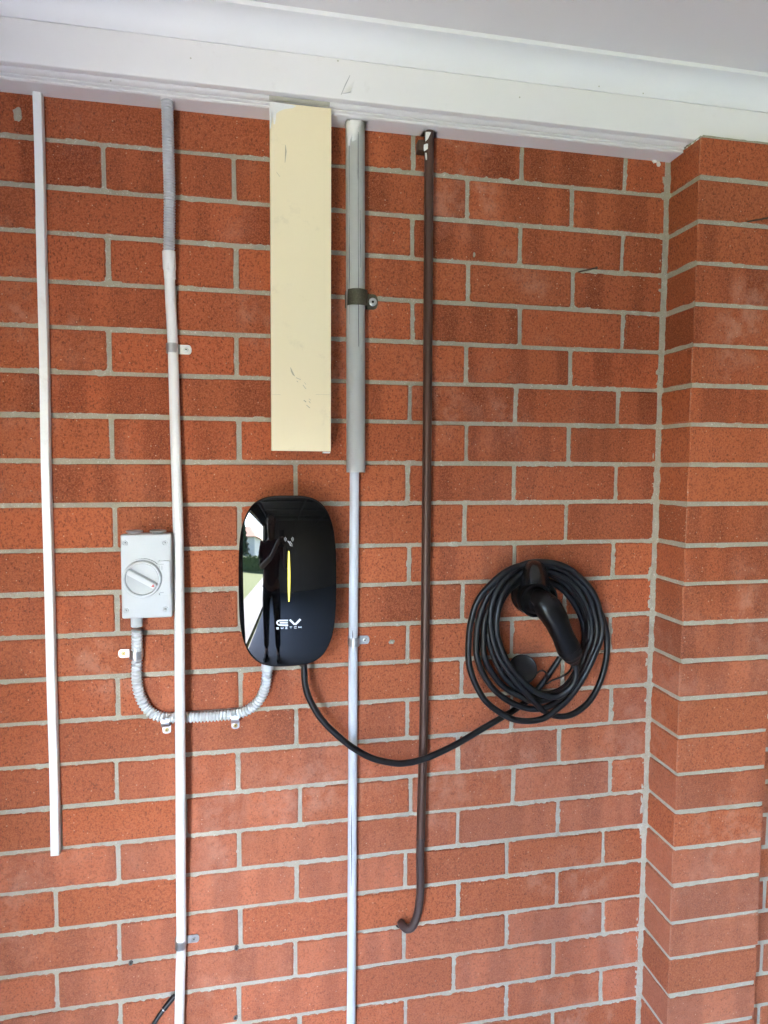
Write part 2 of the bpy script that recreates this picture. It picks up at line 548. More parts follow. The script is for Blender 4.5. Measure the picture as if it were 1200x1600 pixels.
# ------------------------------------------------------------------ brick wall
ZO = 2.1991                      # height of bed joint 0; each course is 86 mm
CH = 0.086
BED_L = {1: -2.9, 2: -2.9, 3: -.1, 4: -3.9, 5: -3.8, 6: -2.1, 7: 1.4, 8: -.7, 9: .1, 10: -2.3, 11: -1.7, 12: .6, 13: 1, 14: .7, 15: -.3, 16: -3.4, 17: -2, 18: 0, 19: 2.7, 20: -.6, 21: 2}
BED_R = {1: .8, 2: -2.2, 3: -2.4, 4: -1.3, 5: -1, 6: 0, 7: 3.4, 8: 3.2, 9: 3.8, 10: -.7, 11: 1.6, 12: .2, 13: 1.5, 14: 3.2, 15: 3, 16: 3.8, 17: 2.5, 18: 3, 19: 3.5, 20: 1.6, 21: 3.3}
PERP = {1: {0: -3.8, 1: -2.3}, 3: {0: 1.2, 1: 1.4, 3: 3.1, 4: 3.6}, 4: {2.5: 2.4, 3.5: 1.9, 4.5: 6.7}, 5: {0: -.6, 1: 1.1, 3: 1.6, 4: 2.4},
        6: {2.5: -1.4, 3.5: -4.7, 4.5: -.2}, 7: {0: .9, 1: 4.2, 3: 4.3, 4: 2.5}, 8: {1.5: -2.3, 2.5: -5.3, 3.5: -4.1, 4.5: 1.6},
        9: {0: 4.5, 3: 2.7, 4: 1.3}, 11: {0: 3.6, 3: 1.7}, 12: {2.5: -1.3}, 13: {0: 3.3, 1: 3.4, 3: 1.5}, 14: {1.5: -2.1, 2.5: -1.2, 4.5: 5.9},
        15: {0: -3.1, 1: -3.2, 3: -4.1, 4: -1.2}, 16: {1.5: 5.7, 2.5: 9.2, 3.5: 8.4, 4.5: 9.5}, 17: {0: -3.3, 1: -1.8, 3: -1.4, 4: .2},
        18: {-.5: -2.9, 1.5: -1.4, 2.5: -1.5, 3.5: -3.4, 4.5: -3.3}, 19: {0: -4.6, 1: -1.1, 3: 1.2, 4: 1.5},
        20: {-.5: -5.8, 1.5: -4.5, 2.5: -3.4, 3.5: -.7, 4.5: 3}, 21: {0: -5.1, 1: -5.1, 3: -6.1, 4: -2.7}, 22: {2.5: 1.7, 3.5: 2.9, 4.5: 2.5}}


def brick_mesh(L, H, D, seed):
    """a box with softened, slightly uneven arrises, front face at y = 0, centred on x and z"""
    g = random.Random(seed)
    bm = bmesh.new()
    box(bm, -L / 2, L / 2, 0, D, -H / 2, H / 2)
    bmesh.ops.bevel(bm, geom=list(bm.edges), offset=0.0027, segments=1, affect='EDGES')
    for v in bm.verts:
        v.co += Vector((g.uniform(-1, 1), g.uniform(-.5, .6), g.uniform(-1, 1))) * 0.0011
    me = bpy.data.meshes.new('brick')
    bmesh.ops.recalc_face_normals(bm, faces=bm.faces)
    bm.to_mesh(me)
    bm.free()
    me.materials.append(M['brick'])
    return me


MESH = {}


def place_brick(parent, x0, x1, zc, H, y, tilt=0.0, D=0.105):
    L = x1 - x0
    key = (round(L / 0.02), round(D, 3))
    if key not in MESH:
        n = 8 if abs(L - .23) < .015 else 5
        MESH[key] = [brick_mesh(L, 0.076, D, hash((key[0], k)) & 0xffff) for k in range(n)]
        for m in MESH[key]:
            m['len'] = L
    me = random.choice(MESH[key])
    o = bpy.data.objects.new('brick', me)
    o.location = Vector(((x0 + x1) / 2, y + random.uniform(-.0005, .0005), zc)) - parent.location
    o.scale = (L / me['len'], 1, H / 0.076)
    o.rotation_euler = (random.uniform(-.006, .006), tilt + random.uniform(-.002, .002), random.uniform(-.004, .004))
    return link(o, parent)


wall = thing('brick_wall', 'red brick wall carrying the pipes, black charger and switch', 'wall', (0.3, 0, 0))
XC = 1.1778                      # the wall bricks stop here, a mortar joint short of the pier
JT = 0.0088


def bed(j, x):
    l = BED_L.get(j, 0.0)
    r = BED_R.get(j, 0.0)
    t = max(-0.3, min(1.3, (x + 0.18) / 1.36))
    return ZO - CH * j + (l + (r - l) * t) * 0.001


ROWS = range(0, 26)
for j in ROWS:
    start = -0.5 if j % 2 == 0 else 0.0
    ps = []
    k = start
    while k * .24 > XL:
        k -= 1
    while k < 4.9:
        dx = PERP.get(j, {}).get(k)
        if dx is None:
            near = PERP.get(j, {})
            dx = (sum(near.values()) / len(near) if near else 0.0) + random.uniform(-1.5, 1.5)
        ps.append(k * .24 + dx * .001)
        k += 1
    ps = [p for p in ps if p < XC - .03]
    edges = list(zip(ps[:-1], ps[1:])) + [(ps[-1], None)]
    for a, b in edges:
        x0 = a + JT / 2
        x1 = XC if b is None else b - JT / 2
        x0 = max(x0, XL + .004)
        if x1 - x0 < .02:
            continue
        xm = (x0 + x1) / 2
        zt, zb = bed(j, xm), bed(j + 1, xm)
        tilt = -(bed(j, x1) + bed(j + 1, x1) - bed(j, x0) - bed(j + 1, x0)) / 2 / max(.05, x1 - x0)
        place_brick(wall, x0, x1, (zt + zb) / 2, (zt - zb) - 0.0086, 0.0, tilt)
# row above the soffit so that nothing shows through the notches
bm = bmesh.new()
box(bm, XL, XC, 0.012, 0.11, ZO + .004, ZC - .002)
obj('wall_head', bm, M['mortar'], wall)

# mortar: a fine, uneven bed a few millimetres behind the brick faces
xs = np.arange(-0.56, 1.1955, 0.0030)
zs = np.arange(0.0, 2.2, 0.0030)
GX, GZ = np.meshgrid(xs, zs)
sh = GX.shape
nz = 0.9 * vnoise(sh, 2.2, 1) + 0.8 * vnoise(sh, 5, 2) + 0.7 * vnoise(sh, 14, 3) + .35 * (np.random.default_rng(9).random(sh) * 2 - 1)
GY = np.maximum(0.0013, 0.0033 - 0.0018 * nz)
GY = np.where(GX > 1.170, GY - 0.0022 + 0.0012 * vnoise(sh, 3, 5), GY)
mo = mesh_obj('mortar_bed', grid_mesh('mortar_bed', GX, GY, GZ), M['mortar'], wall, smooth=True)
# a dab of mortar left on the top left brick, and one in the inner corner
for (u, v, w_, h_) in ((27, 178, .0085, .0145), (1033, 592, .006, .014), (1056, 600, .012, .008), (741, 398 - 0, .003, .006), (612, 1003, .008, .006)):
    bm = bmesh.new()
    c = P(u, v, 0.0)
    if u == 1056:
        continue
    pts = []
    n = 14
    ctr = bm.verts.new(c + Vector((0, -.0028, 0)))
    ring = []
    for k in range(n):
        a = 2 * math.pi * k / n
        q = random.uniform(.75, 1.15)
        ring.append(bm.verts.new(c + Vector((math.cos(a) * w_ * q, 0.001, math.sin(a) * h_ * q))))
    mid = [bm.verts.new(c + (r.co - c) * .6 + Vector((0, -.0028, 0))) for r in ring]
    for k in range(n):
        bm.faces.new((ring[k], ring[(k + 1) % n], mid[(k + 1) % n], mid[k]))
        bm.faces.new((mid[k], mid[(k + 1) % n], ctr))
    obj('mortar_dab', bm, M['mortar'], wall, smooth=True)

# pier: one brick wide, standing 100 mm out of the wall
pier = thing('brick_pier', 'narrow brick pier projecting from the wall at the right', 'pier', (1.305, -0.05, 0))
PX0, PX1, PD = 1.1905, 1.4185, 0.1
for j in range(0, 26):
    zt, zb = bed(j, 1.2), bed(j + 1, 1.2)
    o = place_brick(pier, PX0 + random.uniform(-.0015, .0015), PX1 + random.uniform(-.002, .002), (zt + zb) / 2, (zt - zb) - 0.0086, -PD, random.uniform(-.002, .002), D=0.1005 + .04)
bm = bmesh.new()
# mortar core: displaced front and left faces
for face in range(2):
    if face == 0:
        a = np.arange(PX0 + .0046, PX1 - .003, 0.0045)
    else:
        a = np.arange(-PD + .0046, 0.004, 0.0045)
    A, Z = np.meshgrid(a, zs)
    s2 = A.shape
    n2 = 0.0010 * (0.9 * vnoise(s2, 2.2, 21 + face) + .8 * vnoise(s2, 5, 31 + face) + .7 * vnoise(s2, 14, 41 + face))
    if face == 0:
        me = grid_mesh('mortar_bed', A, -PD + np.maximum(.0013, .0029 - 1.3 * n2), Z)
    else:
        me = grid_mesh('mortar_bed', PX0 + np.maximum(.0022, .0030 - n2), A, Z)
    mesh_obj('mortar_bed', me, M['mortar'], pier, smooth=True)
bm.free()
bm = bmesh.new()
box(bm, PX0 + .004, PX1 - .003, -PD + .004, 0.05, 0, 2.198)
obj('mortar_core', bm, M['mortar'], pier)

# the wall going on beyond the pier, set a little back
wall2 = thing('brick_wall', 'shaded strip of brickwork set back beyond the pier', 'wall', (2.0, .04, 0))
for j in range(0, 26):
    off = 0.0 if j % 2 else 0.12
    x = 1.20 + off
    while x < 2.3:
        zc = ZO - CH * (j + .5) - .027
        if zc > .04:
            place_brick(wall2, x + JT / 2, x + .24 - JT / 2, zc, .0757, 0.04)
        x += .24
bm = bmesh.new()
box(bm, 1.2, 2.6, 0.0425, 0.16, 0, 2.2)
obj('mortar_bed', bm, M['mortar'], wall2)
bm = bmesh.new()
box(bm, 2.6, XR, 0.04, 0.16, 0, ZC - .003)
box(bm, 1.2, 2.6, 0.0425, 0.16, 2.2, ZC - .003)
obj('wall_end', bm, M['plaster'], wall2)

# ------------------------------------------------------------------ white beam, moulding, cornice
beam = structure('beam', 'white painted timber beam with moulding above the wall', (0.5, -.06, 2.2))
ZS = 2.186
yz = lambda p, q, a: Vector((a, -p, q))
# soffit strip with the rough cut-outs round the grey and brown pipes
nt = [(XL, 0.0), (XL, .0435), (1.187, .0435), (1.187, 0.0)]


def px_on_soffit(u, v):
    r = RIGHT * ((u - 600) / FOC) + DOWN * ((v - 800) / FOC) + FWD
    t = (ZS - CAM.z) / r.z
    q = CAM + r * t
    return (q.x, -q.y)


notch2 = [px_on_soffit(*p) for p in ((655, 213.0), (661.5, 205), (667, 204), (678, 205.5), (685, 206.5), (682.5, 210), (681.5, 216.5))]
notch1 = [px_on_soffit(*p) for p in ((538.5, 199), (539, 188.5), (544, 185.5), (560, 186.5), (575.5, 189.5), (573, 195), (571.0, 200.0))]
fix = lambda n: [(n[0][0], 0.0)] + [(x, max(.004, y)) for x, y in n[1:-1]] + [(n[-1][0], 0.0)]
# wall edge runs right to left in the outline, so notches are walked right to left
poly = [(XL, 0.0), (XL, .0435), (1.187, .0435), (1.187, 0.0)] + fix(notch2)[::-1] + fix(notch1)[::-1]
bm = bmesh.new()
lo = [bm.verts.new((x, -y + .0004, ZS)) for x, y in poly]
hi = [bm.verts.new((x, -y + .0004, ZS + .009)) for x, y in poly]
for i in range(len(poly)):
    k = (i + 1) % len(poly)
    bm.faces.new((lo[i], lo[k], hi[k], hi[i]))
fl = bm.faces.new(lo)
fh = bm.faces.new(hi[::-1])
bmesh.ops.triangulate(bm, faces=[fl, fh])
obj('soffit_board', bm, M['trim'], beam)
# stepped moulding running along the lower edge
MP = [(.0440, 2.1862), (.0466, 2.1854), (.0478, 2.1864), (.0474, 2.1892), (.0440, 2.1896), (.0440, 2.1908), (.0494, 2.1910), (.0512, 2.1916), (.0506, 2.1940), (.0472, 2.1944), (.0472, 2.1952), (.0545, 2.1950),
      (.0572, 2.1957), (.0598, 2.1970), (.0614, 2.1985), (.0620, 2.2000), (.0620, 2.2040), (.0400, 2.2040), (.0400, 2.1900)]
bm = bmesh.new()
prism(bm, MP, XL, 1.1868, yz)
obj('moulding', bm, M['trim'], beam)
bm = bmesh.new()
n = 90
ZB0, ZB1, DB = 2.1985, 2.2722, 0.078
# face board with a soft arris, slightly wavy like hand-painted timber
rows = [(.064, ZB0 + .0002), (DB - .0022, ZB0), (DB - .0006, ZB0 + .0007), (DB, ZB0 + .003), (DB + .0004, ZB0 + .02), (DB + .0003, ZB0 + .045), (DB, ZB1 - .003), (DB - .0008, ZB1 - .0008), (DB - .004, ZB1)]
xsb = np.linspace(XL, XR, 160)
wv = vnoise((len(rows), 160), 5, 77)
vv = [[bm.verts.new((x, -(d + wv[r, i] * .0004), z + (wv[r, i] * .0003))) for i, x in enumerate(xsb)] for r, (d, z) in enumerate(rows)]
for r in range(len(rows) - 1):
    for i in range(159):
        bm.faces.new((vv[r][i], vv[r][i + 1], vv[r + 1][i + 1], vv[r + 1][i]))
obj('face_board', bm, M['trim'], beam, smooth=True, angle=50)
bm = bmesh.new()
box(bm, XL, XR, -.0738, -.045, 2.2042, ZC - .001)
obj('beam_core', bm, M['trim'], beam)
# lifted flake of paint on the face board
bm = bmesh.new()
q = [P(532, 147, DB + .001), P(535.5, 147, DB + .0012), P(547.5, 117, DB + .001), P(546, 116, DB + .001)]
q2 = [P(532, 147, DB + .0005), P(548.5, 143, DB + .0035), P(556, 124, DB + .0012), P(547, 116, DB + .001)]
f = [bm.verts.new(x) for x in q2]
g = [bm.verts.new(x + Vector((0, .003, 0))) for x in q2]
for i in range(4):
    bm.faces.new((f[i], f[(i + 1) % 4], g[(i + 1) % 4], g[i]))
bm.faces.new(f)
bm.faces.new(g[::-1])
obj('paint_flake', bm, M['trim'], beam)
patch_later = ((532.5, 148), (533.4, 148.2), (540.4, 133), (547.2, 118), (546.8, 117), (539, 132))
# scrape of dull cream left on the moulding above the cover plate
bm = bmesh.new()
pp = [(d + .0007, z - .0002) for d, z in ((.0548, 2.1949), (.0572, 2.1956), (.0598, 2.1969), (.0614, 2.1984), (.0619, 2.1996))]
prism(bm, pp + [(d - .0012, z + .0006) for d, z in pp[::-1]], .3065, .421, yz)
obj('cream_overpaint', bm, M['cream_dull'], beam)
# ragged paint where the moulding meets the pier
for (u, v, d, w_, h_) in ((1091, 219, .086, .004, .004), (1084, 225, .07, .005, .004), (1076, 230, .052, .004, .004), (1029, 256, .004, .0045, .006), (1023, 252, .004, .006, .004)):
    c = P(u, v, d)
    bm = bmesh.new()
    bmesh.ops.create_icosphere(bm, subdivisions=2, radius=1.0)
    for vtx in bm.verts:
        vtx.co = c + Vector((vtx.co.x * w_, vtx.co.y * .004, vtx.co.z * h_)) * random.uniform(.7, 1.25)
    obj('paint_blob', bm, M['white_paint'], beam, smooth=True)

cor = structure('cornice', 'white coved cornice between the beam and the ceiling', (0.5, -.1, 2.3))
cp = []
z0c, d0c, z1c, d1c = ZB1 + .0012, .0765, 2.3160, .1205
for k in range(13):
    a = math.pi / 2 * k / 12
    cp.append((d1c - (d1c - d0c) * math.cos(a), z1c - (z1c - z0c) * (1 - math.sin(a)) ) if False else (d0c + (d1c - d0c) * (1 - math.cos(a)), z0c + (z1c - z0c) * math.sin(a)))
cp += [(d1c + .0012, z1c + .0002), (d1c + .0016, ZC - .0008), (.06, ZC - .0008), (.06, z0c)]
bm = bmesh.new()
prism(bm, cp, XL, XR, yz)
obj('cove', bm, M['cornice'], cor, smooth=True, angle=30)


# ------------------------------------------------------------------ pipe clips
def half_saddle(name, label, pc, axis, tabdir, r, dc, width, L, mat, scr, t=0.0013, group=None, wash=False):
    """strap over a pipe whose centre is at pc (on the wall plane), a tab with a screw on one side"""
    A = Vector(axis)
    B = Vector(tabdir)
    O = Vector((0, -1, 0))
    root = thing(name, label, 'pipe clip', pc, group)
    pts = [(-r, .001)]
    for k in range(0, 17):
        a = math.pi - math.pi * k / 16
        pts.append((r * math.cos(a), dc + r * math.sin(a)))
    fil = min(.003, dc * .4)
    pts += [(r, fil + t), (r + fil * .3, t + fil * .35), (r + fil, t)]
    split = len(pts)
    tab = [(r + fil + (L - fil) * k / 12, t) for k in range(0, 13)]

    def strip(pl, wf):
        bm = bmesh.new()
        n = len(pl)
        rings = []
        for i, (b, d) in enumerate(pl):
            p0 = pl[max(i - 1, 0)]
            p1 = pl[min(i + 1, n - 1)]
            tx, ty = p1[0] - p0[0], p1[1] - p0[1]
            ln = math.hypot(tx, ty) or 1
            nx, ny = -ty / ln, tx / ln
            w = wf(i)
            q = []
            for s, o in ((-1, 0), (1, 0), (1, 1), (-1, 1)):
                q.append(bm.verts.new(Vector(pc) + A * (s * w / 2) + B * (b + nx * t * o) + O * (d + ny * t * o)))
            rings.append(q)
        for a, b in zip(rings[:-1], rings[1:]):
            for k in range(4):
                bm.faces.new((a[k], a[(k + 1) % 4], b[(k + 1) % 4], b[k]))
        bm.faces.new(rings[0][::-1])
        bm.faces.new(rings[-1])
        return bm

    obj('strap', strip(pts, lambda i: width), mat, root, smooth=True, angle=40)

    def wf(i):
        s = (L - fil) * (1 - i / 12)
        rr = width * .36
        return width if s >= rr else width - 2 * (rr - math.sqrt(max(0, rr * rr - (rr - s) ** 2))) + .0004

    obj('tab', strip(tab, wf), mat, root)
    sc = Vector(pc) + B * (r + L * .60) + O * (2 * t)
    bm = bmesh.new()
    if wash:
        lathe(bm, sc + O * -.0004, O, [(0, width * .40), (.0008, width * .38), (.0010, width * .28), (0.0004, width * .26)], 20)
        obj('washer', bm, mat, root, smooth=True, angle=35)
        bm = bmesh.new()
    lathe(bm, sc, O, [(0, width * .27), (.0012, width * .26), (.0022, width * .19), (.0023, width * .11), (.0009, width * .08)], 20)
    obj('screw', bm, scr, root, smooth=True, angle=35)
    bm = bmesh.new()
    lathe(bm, sc + O * .0009, O, [(0, width * .075), (.0006, width * .075)], 10)
    obj('screw_recess', bm, M['dark'], root)
    return root


# ------------------------------------------------------------------ mini trunking
t = thing('cable_trunking', 'slim square white cable trunking strip hanging down the left side', 'trunking', (-.117, -.008, .73))
bm = bmesh.new()
a0, a1, b0, b1 = P(50.4, 148, .0155), P(64.3, 149, .0155), P(78.8, 1338, .0155), P(92.2, 1336, .0155)
rows = 30
prev = None
for k in range(rows + 1):
    s = k / rows
    z = (ZS - .0005) + (b0.z - (ZS - .0005)) * s
    wob = .0006 * math.sin(s * 9) + .0004 * math.sin(s * 23)
    xa = a0.x + (b0.x - a0.x) * s + wob
    xb = a1.x + (b1.x - a1.x) * s + wob
    e = .0012
    ring = [bm.verts.new(c) for c in ((xa, -.0008, z), (xa, -.0155 + e, z), (xa + e, -.0155, z), (xb - e, -.0155, z), (xb, -.0155 + e, z), (xb, -.0008, z))]
    if prev:
        for i in range(6):
            bm.faces.new((prev[i], prev[(i + 1) % 6], ring[(i + 1) % 6], ring[i]))
    else:
        bm.faces.new(ring[::-1])
    prev = ring
bm.faces.new(prev)
obj('trunking_body', bm, M['trunk'], t)
bm = bmesh.new()
prev = None
for k in range(rows + 1):
    s = k / rows
    z = (ZS - .0015) + (b0.z + .0006 - (ZS - .0015)) * s
    wob = .0006 * math.sin(s * 9) + .0004 * math.sin(s * 23)
    xa = a0.x + (b0.x - a0.x) * s + wob + .0003
    xb = a1.x + (b1.x - a1.x) * s + wob - .0003
    ring = [bm.verts.new(c) for c in ((xa, -.0140, z), (xa + .0005, -.0163, z), (xb - .0005, -.0163, z), (xb, -.0140, z))]
    if prev:
        for i in range(4):
            bm.faces.new((prev[i], prev[(i + 1) % 4], ring[(i + 1) % 4], ring[i]))
    else:
        bm.faces.new(ring[::-1])
    prev = ring
bm.faces.new(prev)
obj('trunking_lid', bm, M['trunk'], t)

# ------------------------------------------------------------------ tall white conduit with a corrugated top
wc = thing('conduit', 'tall white conduit with a grey corrugated top section at the left', 'conduit', (.12, -.012, .3))
cent = [(263.8, 400, .016), (266.5, 470, .013), (270.2, 546, .012), (274.5, 700, .018), (278.4, 830, .026), (280.2, 960, .034), (281.3, 1120, .0355), (282.3, 1250, .032), (282.6, 1360, .022),
        (283.3, 1467, .012), (281.5, 1540, .011), (280.2, 1600, .011), (278.6, 1680, .011), (277, 1780, .011), (276, 1880, .011)]
rp = .0100
pth = smooth_path([P(*c) for c in cent], .01)
bm = bmesh.new()
sweep(bm, pth, rp, 24)
obj('pipe', bm, M['white_pvc'], wc, smooth=True, angle=50)
bm = bmesh.new()
cpth = [P(263.6, 393, .0165), P(263.9, 397, .0163), P(265.0, 424, .0150), P(265.6, 436, .0147)]
sweep(bm, smooth_path(cpth, .004), lambda i: .0123 if i < 9 else .0111, 24)
obj('coupling', bm, M['white_pvc'], wc, smooth=True, angle=50)


def corrugated(pts, r, pitch, n=20, depth=.0016):
    path = smooth_path(pts, pitch / 6)
    prof = [1.0, 1.0, .7, 0.0, 0.0, .7]
    bm = bmesh.new()
    sweep(bm, path, lambda i: r - depth * (1 - prof[i % 6]), n)
    return bm


top = CAM + (P(261.3, 155, .03) - CAM)
bm = corrugated([P(261.0, 145, .030), P(261.6, 175, .029), P(263.2, 240, .027), P(264.8, 300, .023), P(264.6, 350, .019), P(263.8, 396, .0165)], .0112, .0050, 20, .0026)
obj('flexible_section', bm, M['flex'], wc, smooth=True)
bm = bmesh.new()
ctop = P(261.4, 158, .030)
ctop.z = ZS
lathe(bm, ctop + Vector((0, 0, .0004)), (0, 0, -1), [(0, .0138), (.0014, .0134), (.0016, .0114)], 28)
obj('entry_collar', bm, M['trim'], wc, smooth=True, angle=40)

G1 = 'half saddle clips on the tall pipes'
half_saddle('pipe_clip', 'dull zinc clip on the white conduit beside the cream plate', P(270.2, 546, 0), (0, 0, 1), (1, 0, 0), rp, .012, .0182, .0255, M['zinc'], M['screw'], group=G1)
half_saddle('pipe_clip', 'zinc clip lowest down on the white conduit', P(283.2, 1468, 0), (0, 0, 1), (1, 0, 0), rp, .012, .0170, .0265, M['zinc'], M['screw'], group=G1)

# ------------------------------------------------------------------ isolator switch
sw = thing('isolator_switch', 'pale grey rotary isolator switch box with a red arrow', 'switch', P(229, 967, 0))
DS = .058
tl, tr, bl_, br = P(187.5, 835.5, DS), P(267.3, 834.5, DS), P(190.3, 967.5, DS), P(268.6, 964.5, DS)
x0, x1 = (tl.x + bl_.x) / 2, (tr.x + br.x) / 2
z0, z1 = (bl_.z + br.z) / 2, (tl.z + tr.z) / 2
bm = bmesh.new()
box(bm, x0 + .002, x1 - .002, -.036, -.001, z0 + .002, z1 - .002, .004, 3)
obj('back_box', bm, M['switch'], sw, smooth=True, angle=40)
bm = bmesh.new()
box(bm, x0, x1, -DS, -.0375, z0, z1, .0035, 3)
obj('cover', bm, M['switch'], sw, smooth=True, angle=40)


def disc_poly(cx, cz, r, n=40, a0=0.0, a1=2 * math.pi):
    return [(cx + r * math.cos(a0 + (a1 - a0) * k / n), cz + r * math.sin(a0 + (a1 - a0) * k / n)) for k in range(n)]


xz = lambda p, q, a: Vector((p, -a, q))
dc_ = P(223.4, 903.5, DS)
rr_ = 30.0 / FOC * 1.29
# raised collar: ring joined to the rectangular label pad on the right
pad = []
for k in range(37):
    a = R(38) + R(284) * k / 36
    pad.append((dc_.x + rr_ * math.cos(a), dc_.z + rr_ * math.sin(a)))
pr = P(266.2, 880, DS).x
pt_, pb_ = P(250, 876.3, DS).z, P(250, 929.5, DS).z
pad += [(dc_.x + .030, pb_ + .001), (dc_.x + .034, pb_), (pr - .003, pb_), (pr - .0009, pb_ + .0009), (pr, pb_ + .003), (pr, pt_ - .003), (pr - .0009, pt_ - .0009), (pr - .003, pt_), (dc_.x + .034, pt_), (dc_.x + .030, pt_ + .001)]
bm = bmesh.new()
prism(bm, pad, DS - .001, DS + .0055, xz)
bmesh.ops.bevel(bm, geom=[e for e in bm.edges if all(abs(v.co.y + DS + .0055) < 1e-5 for v in e.verts)], offset=.0011, segments=2, affect='EDGES')
obj('collar', bm, M['switch'], sw, smooth=True, angle=40)
bm = bmesh.new()
O = (0, -1, 0)
cd3 = Vector((dc_.x, -DS - .0050, dc_.z))
lathe(bm, cd3, O, [(0, rr_ * .94), (.0060, rr_ * .91), (.0078, rr_ * .88), (.0078, rr_ * .815), (.0070, rr_ * .80), (.0008, rr_ * .785)], 48)
obj('dial_ring', bm, M['switch'], sw, smooth=True, angle=35)
bm = bmesh.new()
lathe(bm, cd3 + Vector((0, -.0008, 0)), O, [(0, rr_ * .765), (.0012, rr_ * .76), (.0008, rr_ * .60), (.0002, rr_ * .1)], 48)
obj('dial', bm, M['switch_dark'], sw, smooth=True, angle=35)
# gripped bar across the dial
ang = math.atan2(-(921.0 - 892), (247.5 - 202.5)) + R(2)
ca, sa = math.cos(ang), math.sin(ang)
hl, hw = rr_ * .77, .0072
bar = [(-hl, -hw), (hl, -hw), (hl, hw * .9), (-hl, hw * .9)]
bm = bmesh.new()
A = [bm.verts.new(Vector((dc_.x + p * ca - q * sa, -DS - .0052, dc_.z + p * sa + q * ca))) for p, q in bar]
B = [bm.verts.new(Vector((dc_.x + p * ca - q * sa * .68, -DS - .0172, dc_.z + p * sa + q * .68 * ca))) for p, q in bar]
for i in range(4):
    bm.faces.new((A[i], A[(i + 1) % 4], B[(i + 1) % 4], B[i]))
bm.faces.new(B)
bm.faces.new(A[::-1])
bmesh.ops.recalc_face_normals(bm, faces=bm.faces)
bmesh.ops.bevel(bm, geom=list(bm.edges), offset=.0012, segments=2, affect='EDGES')
obj('handle', bm, M['switch'], sw, smooth=True, angle=40)
bm = bmesh.new()
ar = P(238.3, 915.3, DS + .0165)
tri = [(ar.x - .0024, ar.z - .0020), (ar.x + .0034, ar.z - .0022), (ar.x + .0016, ar.z + .0032)]
prism(bm, tri, DS + .0171, DS + .0177, xz)
obj('arrow_mark', bm, M['red'], sw)
for (u, v) in ((195, 849), (257, 848.5), (196.5, 954.5), (258.3, 952)):
    c = P(u, v, DS)
    bm = bmesh.new()
    lathe(bm, (c.x, -DS + .0005, c.z), O, [(0, .0056), (.0018, .0050), (.0016, .0034), (.0006, .0030), (.0030, .0022), (.0034, .0010)], 18)
    obj('cover_screw', bm, M['switch'], sw, smooth=True, angle=50)
for u in (210, 247):
    c = P(u, 830, .030)
    bm = bmesh.new()
    lathe(bm, (c.x, -.030, z1 - .0030), (0, 0, 1), [(0, .0105), (.0045, .0105), (.0048, .0152), (.0072, .0155), (.0084, .0140), (.0086, .006)], 32)
    obj('knockout_plug', bm, M['switch_dark'], sw, smooth=True, angle=40)
bm = bmesh.new()
c = P(213.6, 966, .024)
lathe(bm, (c.x, -.024, z0 + .004), (0, 0, -1), [(0, .0140), (.006, .0140), (.0062, .0112), (.0265, .0112), (.0275, .0100)], 28)
obj('conduit_adaptor', bm, M['switch'], sw, smooth=True, angle=40)
# small embossed marks on the label pad
for (ua, va, ub, vb) in ((247.5, 881, 256, 881.6), (248.5, 884, 250, 890), (252.5, 884, 254, 890), (250, 925, 256, 925.8)):
    a, b = P(ua, va, DS + .0032), P(ub, vb, DS + .0032)
    bm = bmesh.new()
    box(bm, a.x, b.x, -DS - .0062, -DS - .005, min(a.z, b.z) - .0006, max(a.z, b.z) + .0002)
    obj('embossed_mark', bm, M['switch_dark'], sw)

# ------------------------------------------------------------------ flexible conduit from the switch to the charger
fc = thing('flexible_conduit', 'light grey corrugated conduit looping from switch to charger', 'conduit', P(290, 1120, 0))
fp = [(213.8, 985, .0235), (214, 1003, .019), (214.3, 1020, .0125), (213.5, 1040, .0122), (213.6, 1062, .012), (218, 1085, .012), (228, 1105, .012), (243, 1117.5, .012), (261, 1121.3, .012),
      (282, 1121.5, .0115), (310, 1120.5, .012), (340, 1118.6, .012), (368, 1115.6, .0122), (388, 1109, .0135), (404, 1095, .016), (413.5, 1076, .019), (417, 1056, .022), (417.3, 1040, .025)]
bm = corrugated([P(*c) for c in fp], .0109, .0068, 20, .0030)
obj('hose', bm, M['flex_new'], fc, smooth=True)
bm = bmesh.new()
gp = P(417.3, 1040, .025)
lathe(bm, gp + Vector((0, 0, .012)), (0, 0, -1), [(0, .0115), (.013, .0115), (.0138, .0125), (.0195, .0125), (.020, .0112)], 24)
obj('gland', bm, M['flex_new'], fc, smooth=True, angle=40)
G2 = 'bright half saddle clips on the short corrugated conduit'
half_saddle('pipe_clip', 'bright zinc clip below the switch with its tab to the left', P(214.2, 1019.5, 0), (0, 0, 1), (-1, 0, 0), .0112, .0122, .0158, .0235, M['zinc_new'], M['brass'], group=G2, wash=True)
half_saddle('pipe_clip', 'bright clip on the corrugated loop, touching the white conduit', P(260.6, 1122, 0), (1, 0, 0), (0, 0, -1), .0112, .0122, .0162, .0200, M['zinc_new'], M['brass'], group=G2, wash=True)
half_saddle('pipe_clip', 'bright clip on the corrugated loop, just before it rises to the charger', P(367.8, 1116.6, 0), (1, 0, 0), (0, 0, -1), .0112, .0122, .0162, .0180, M['zinc_new'], M['brass'], group=G2, wash=True)

# ------------------------------------------------------------------ charger
cc = P(449.7, 907.3, .066)
ca_, cb_ = .0948, .1692
DM, HX, HZ, NSE = .094, .0108, .014, 3.4
ch = thing('wall_charger', 'glossy black rounded wall charger with a lit yellow strip', 'charger', (cc.x, 0, cc.z - cb_))


def sup(a):
    c, s = math.cos(a), math.sin(a)
    r = (abs(c) ** NSE + abs(s) ** NSE) ** (-1 / NSE)
    return c * r, s * r


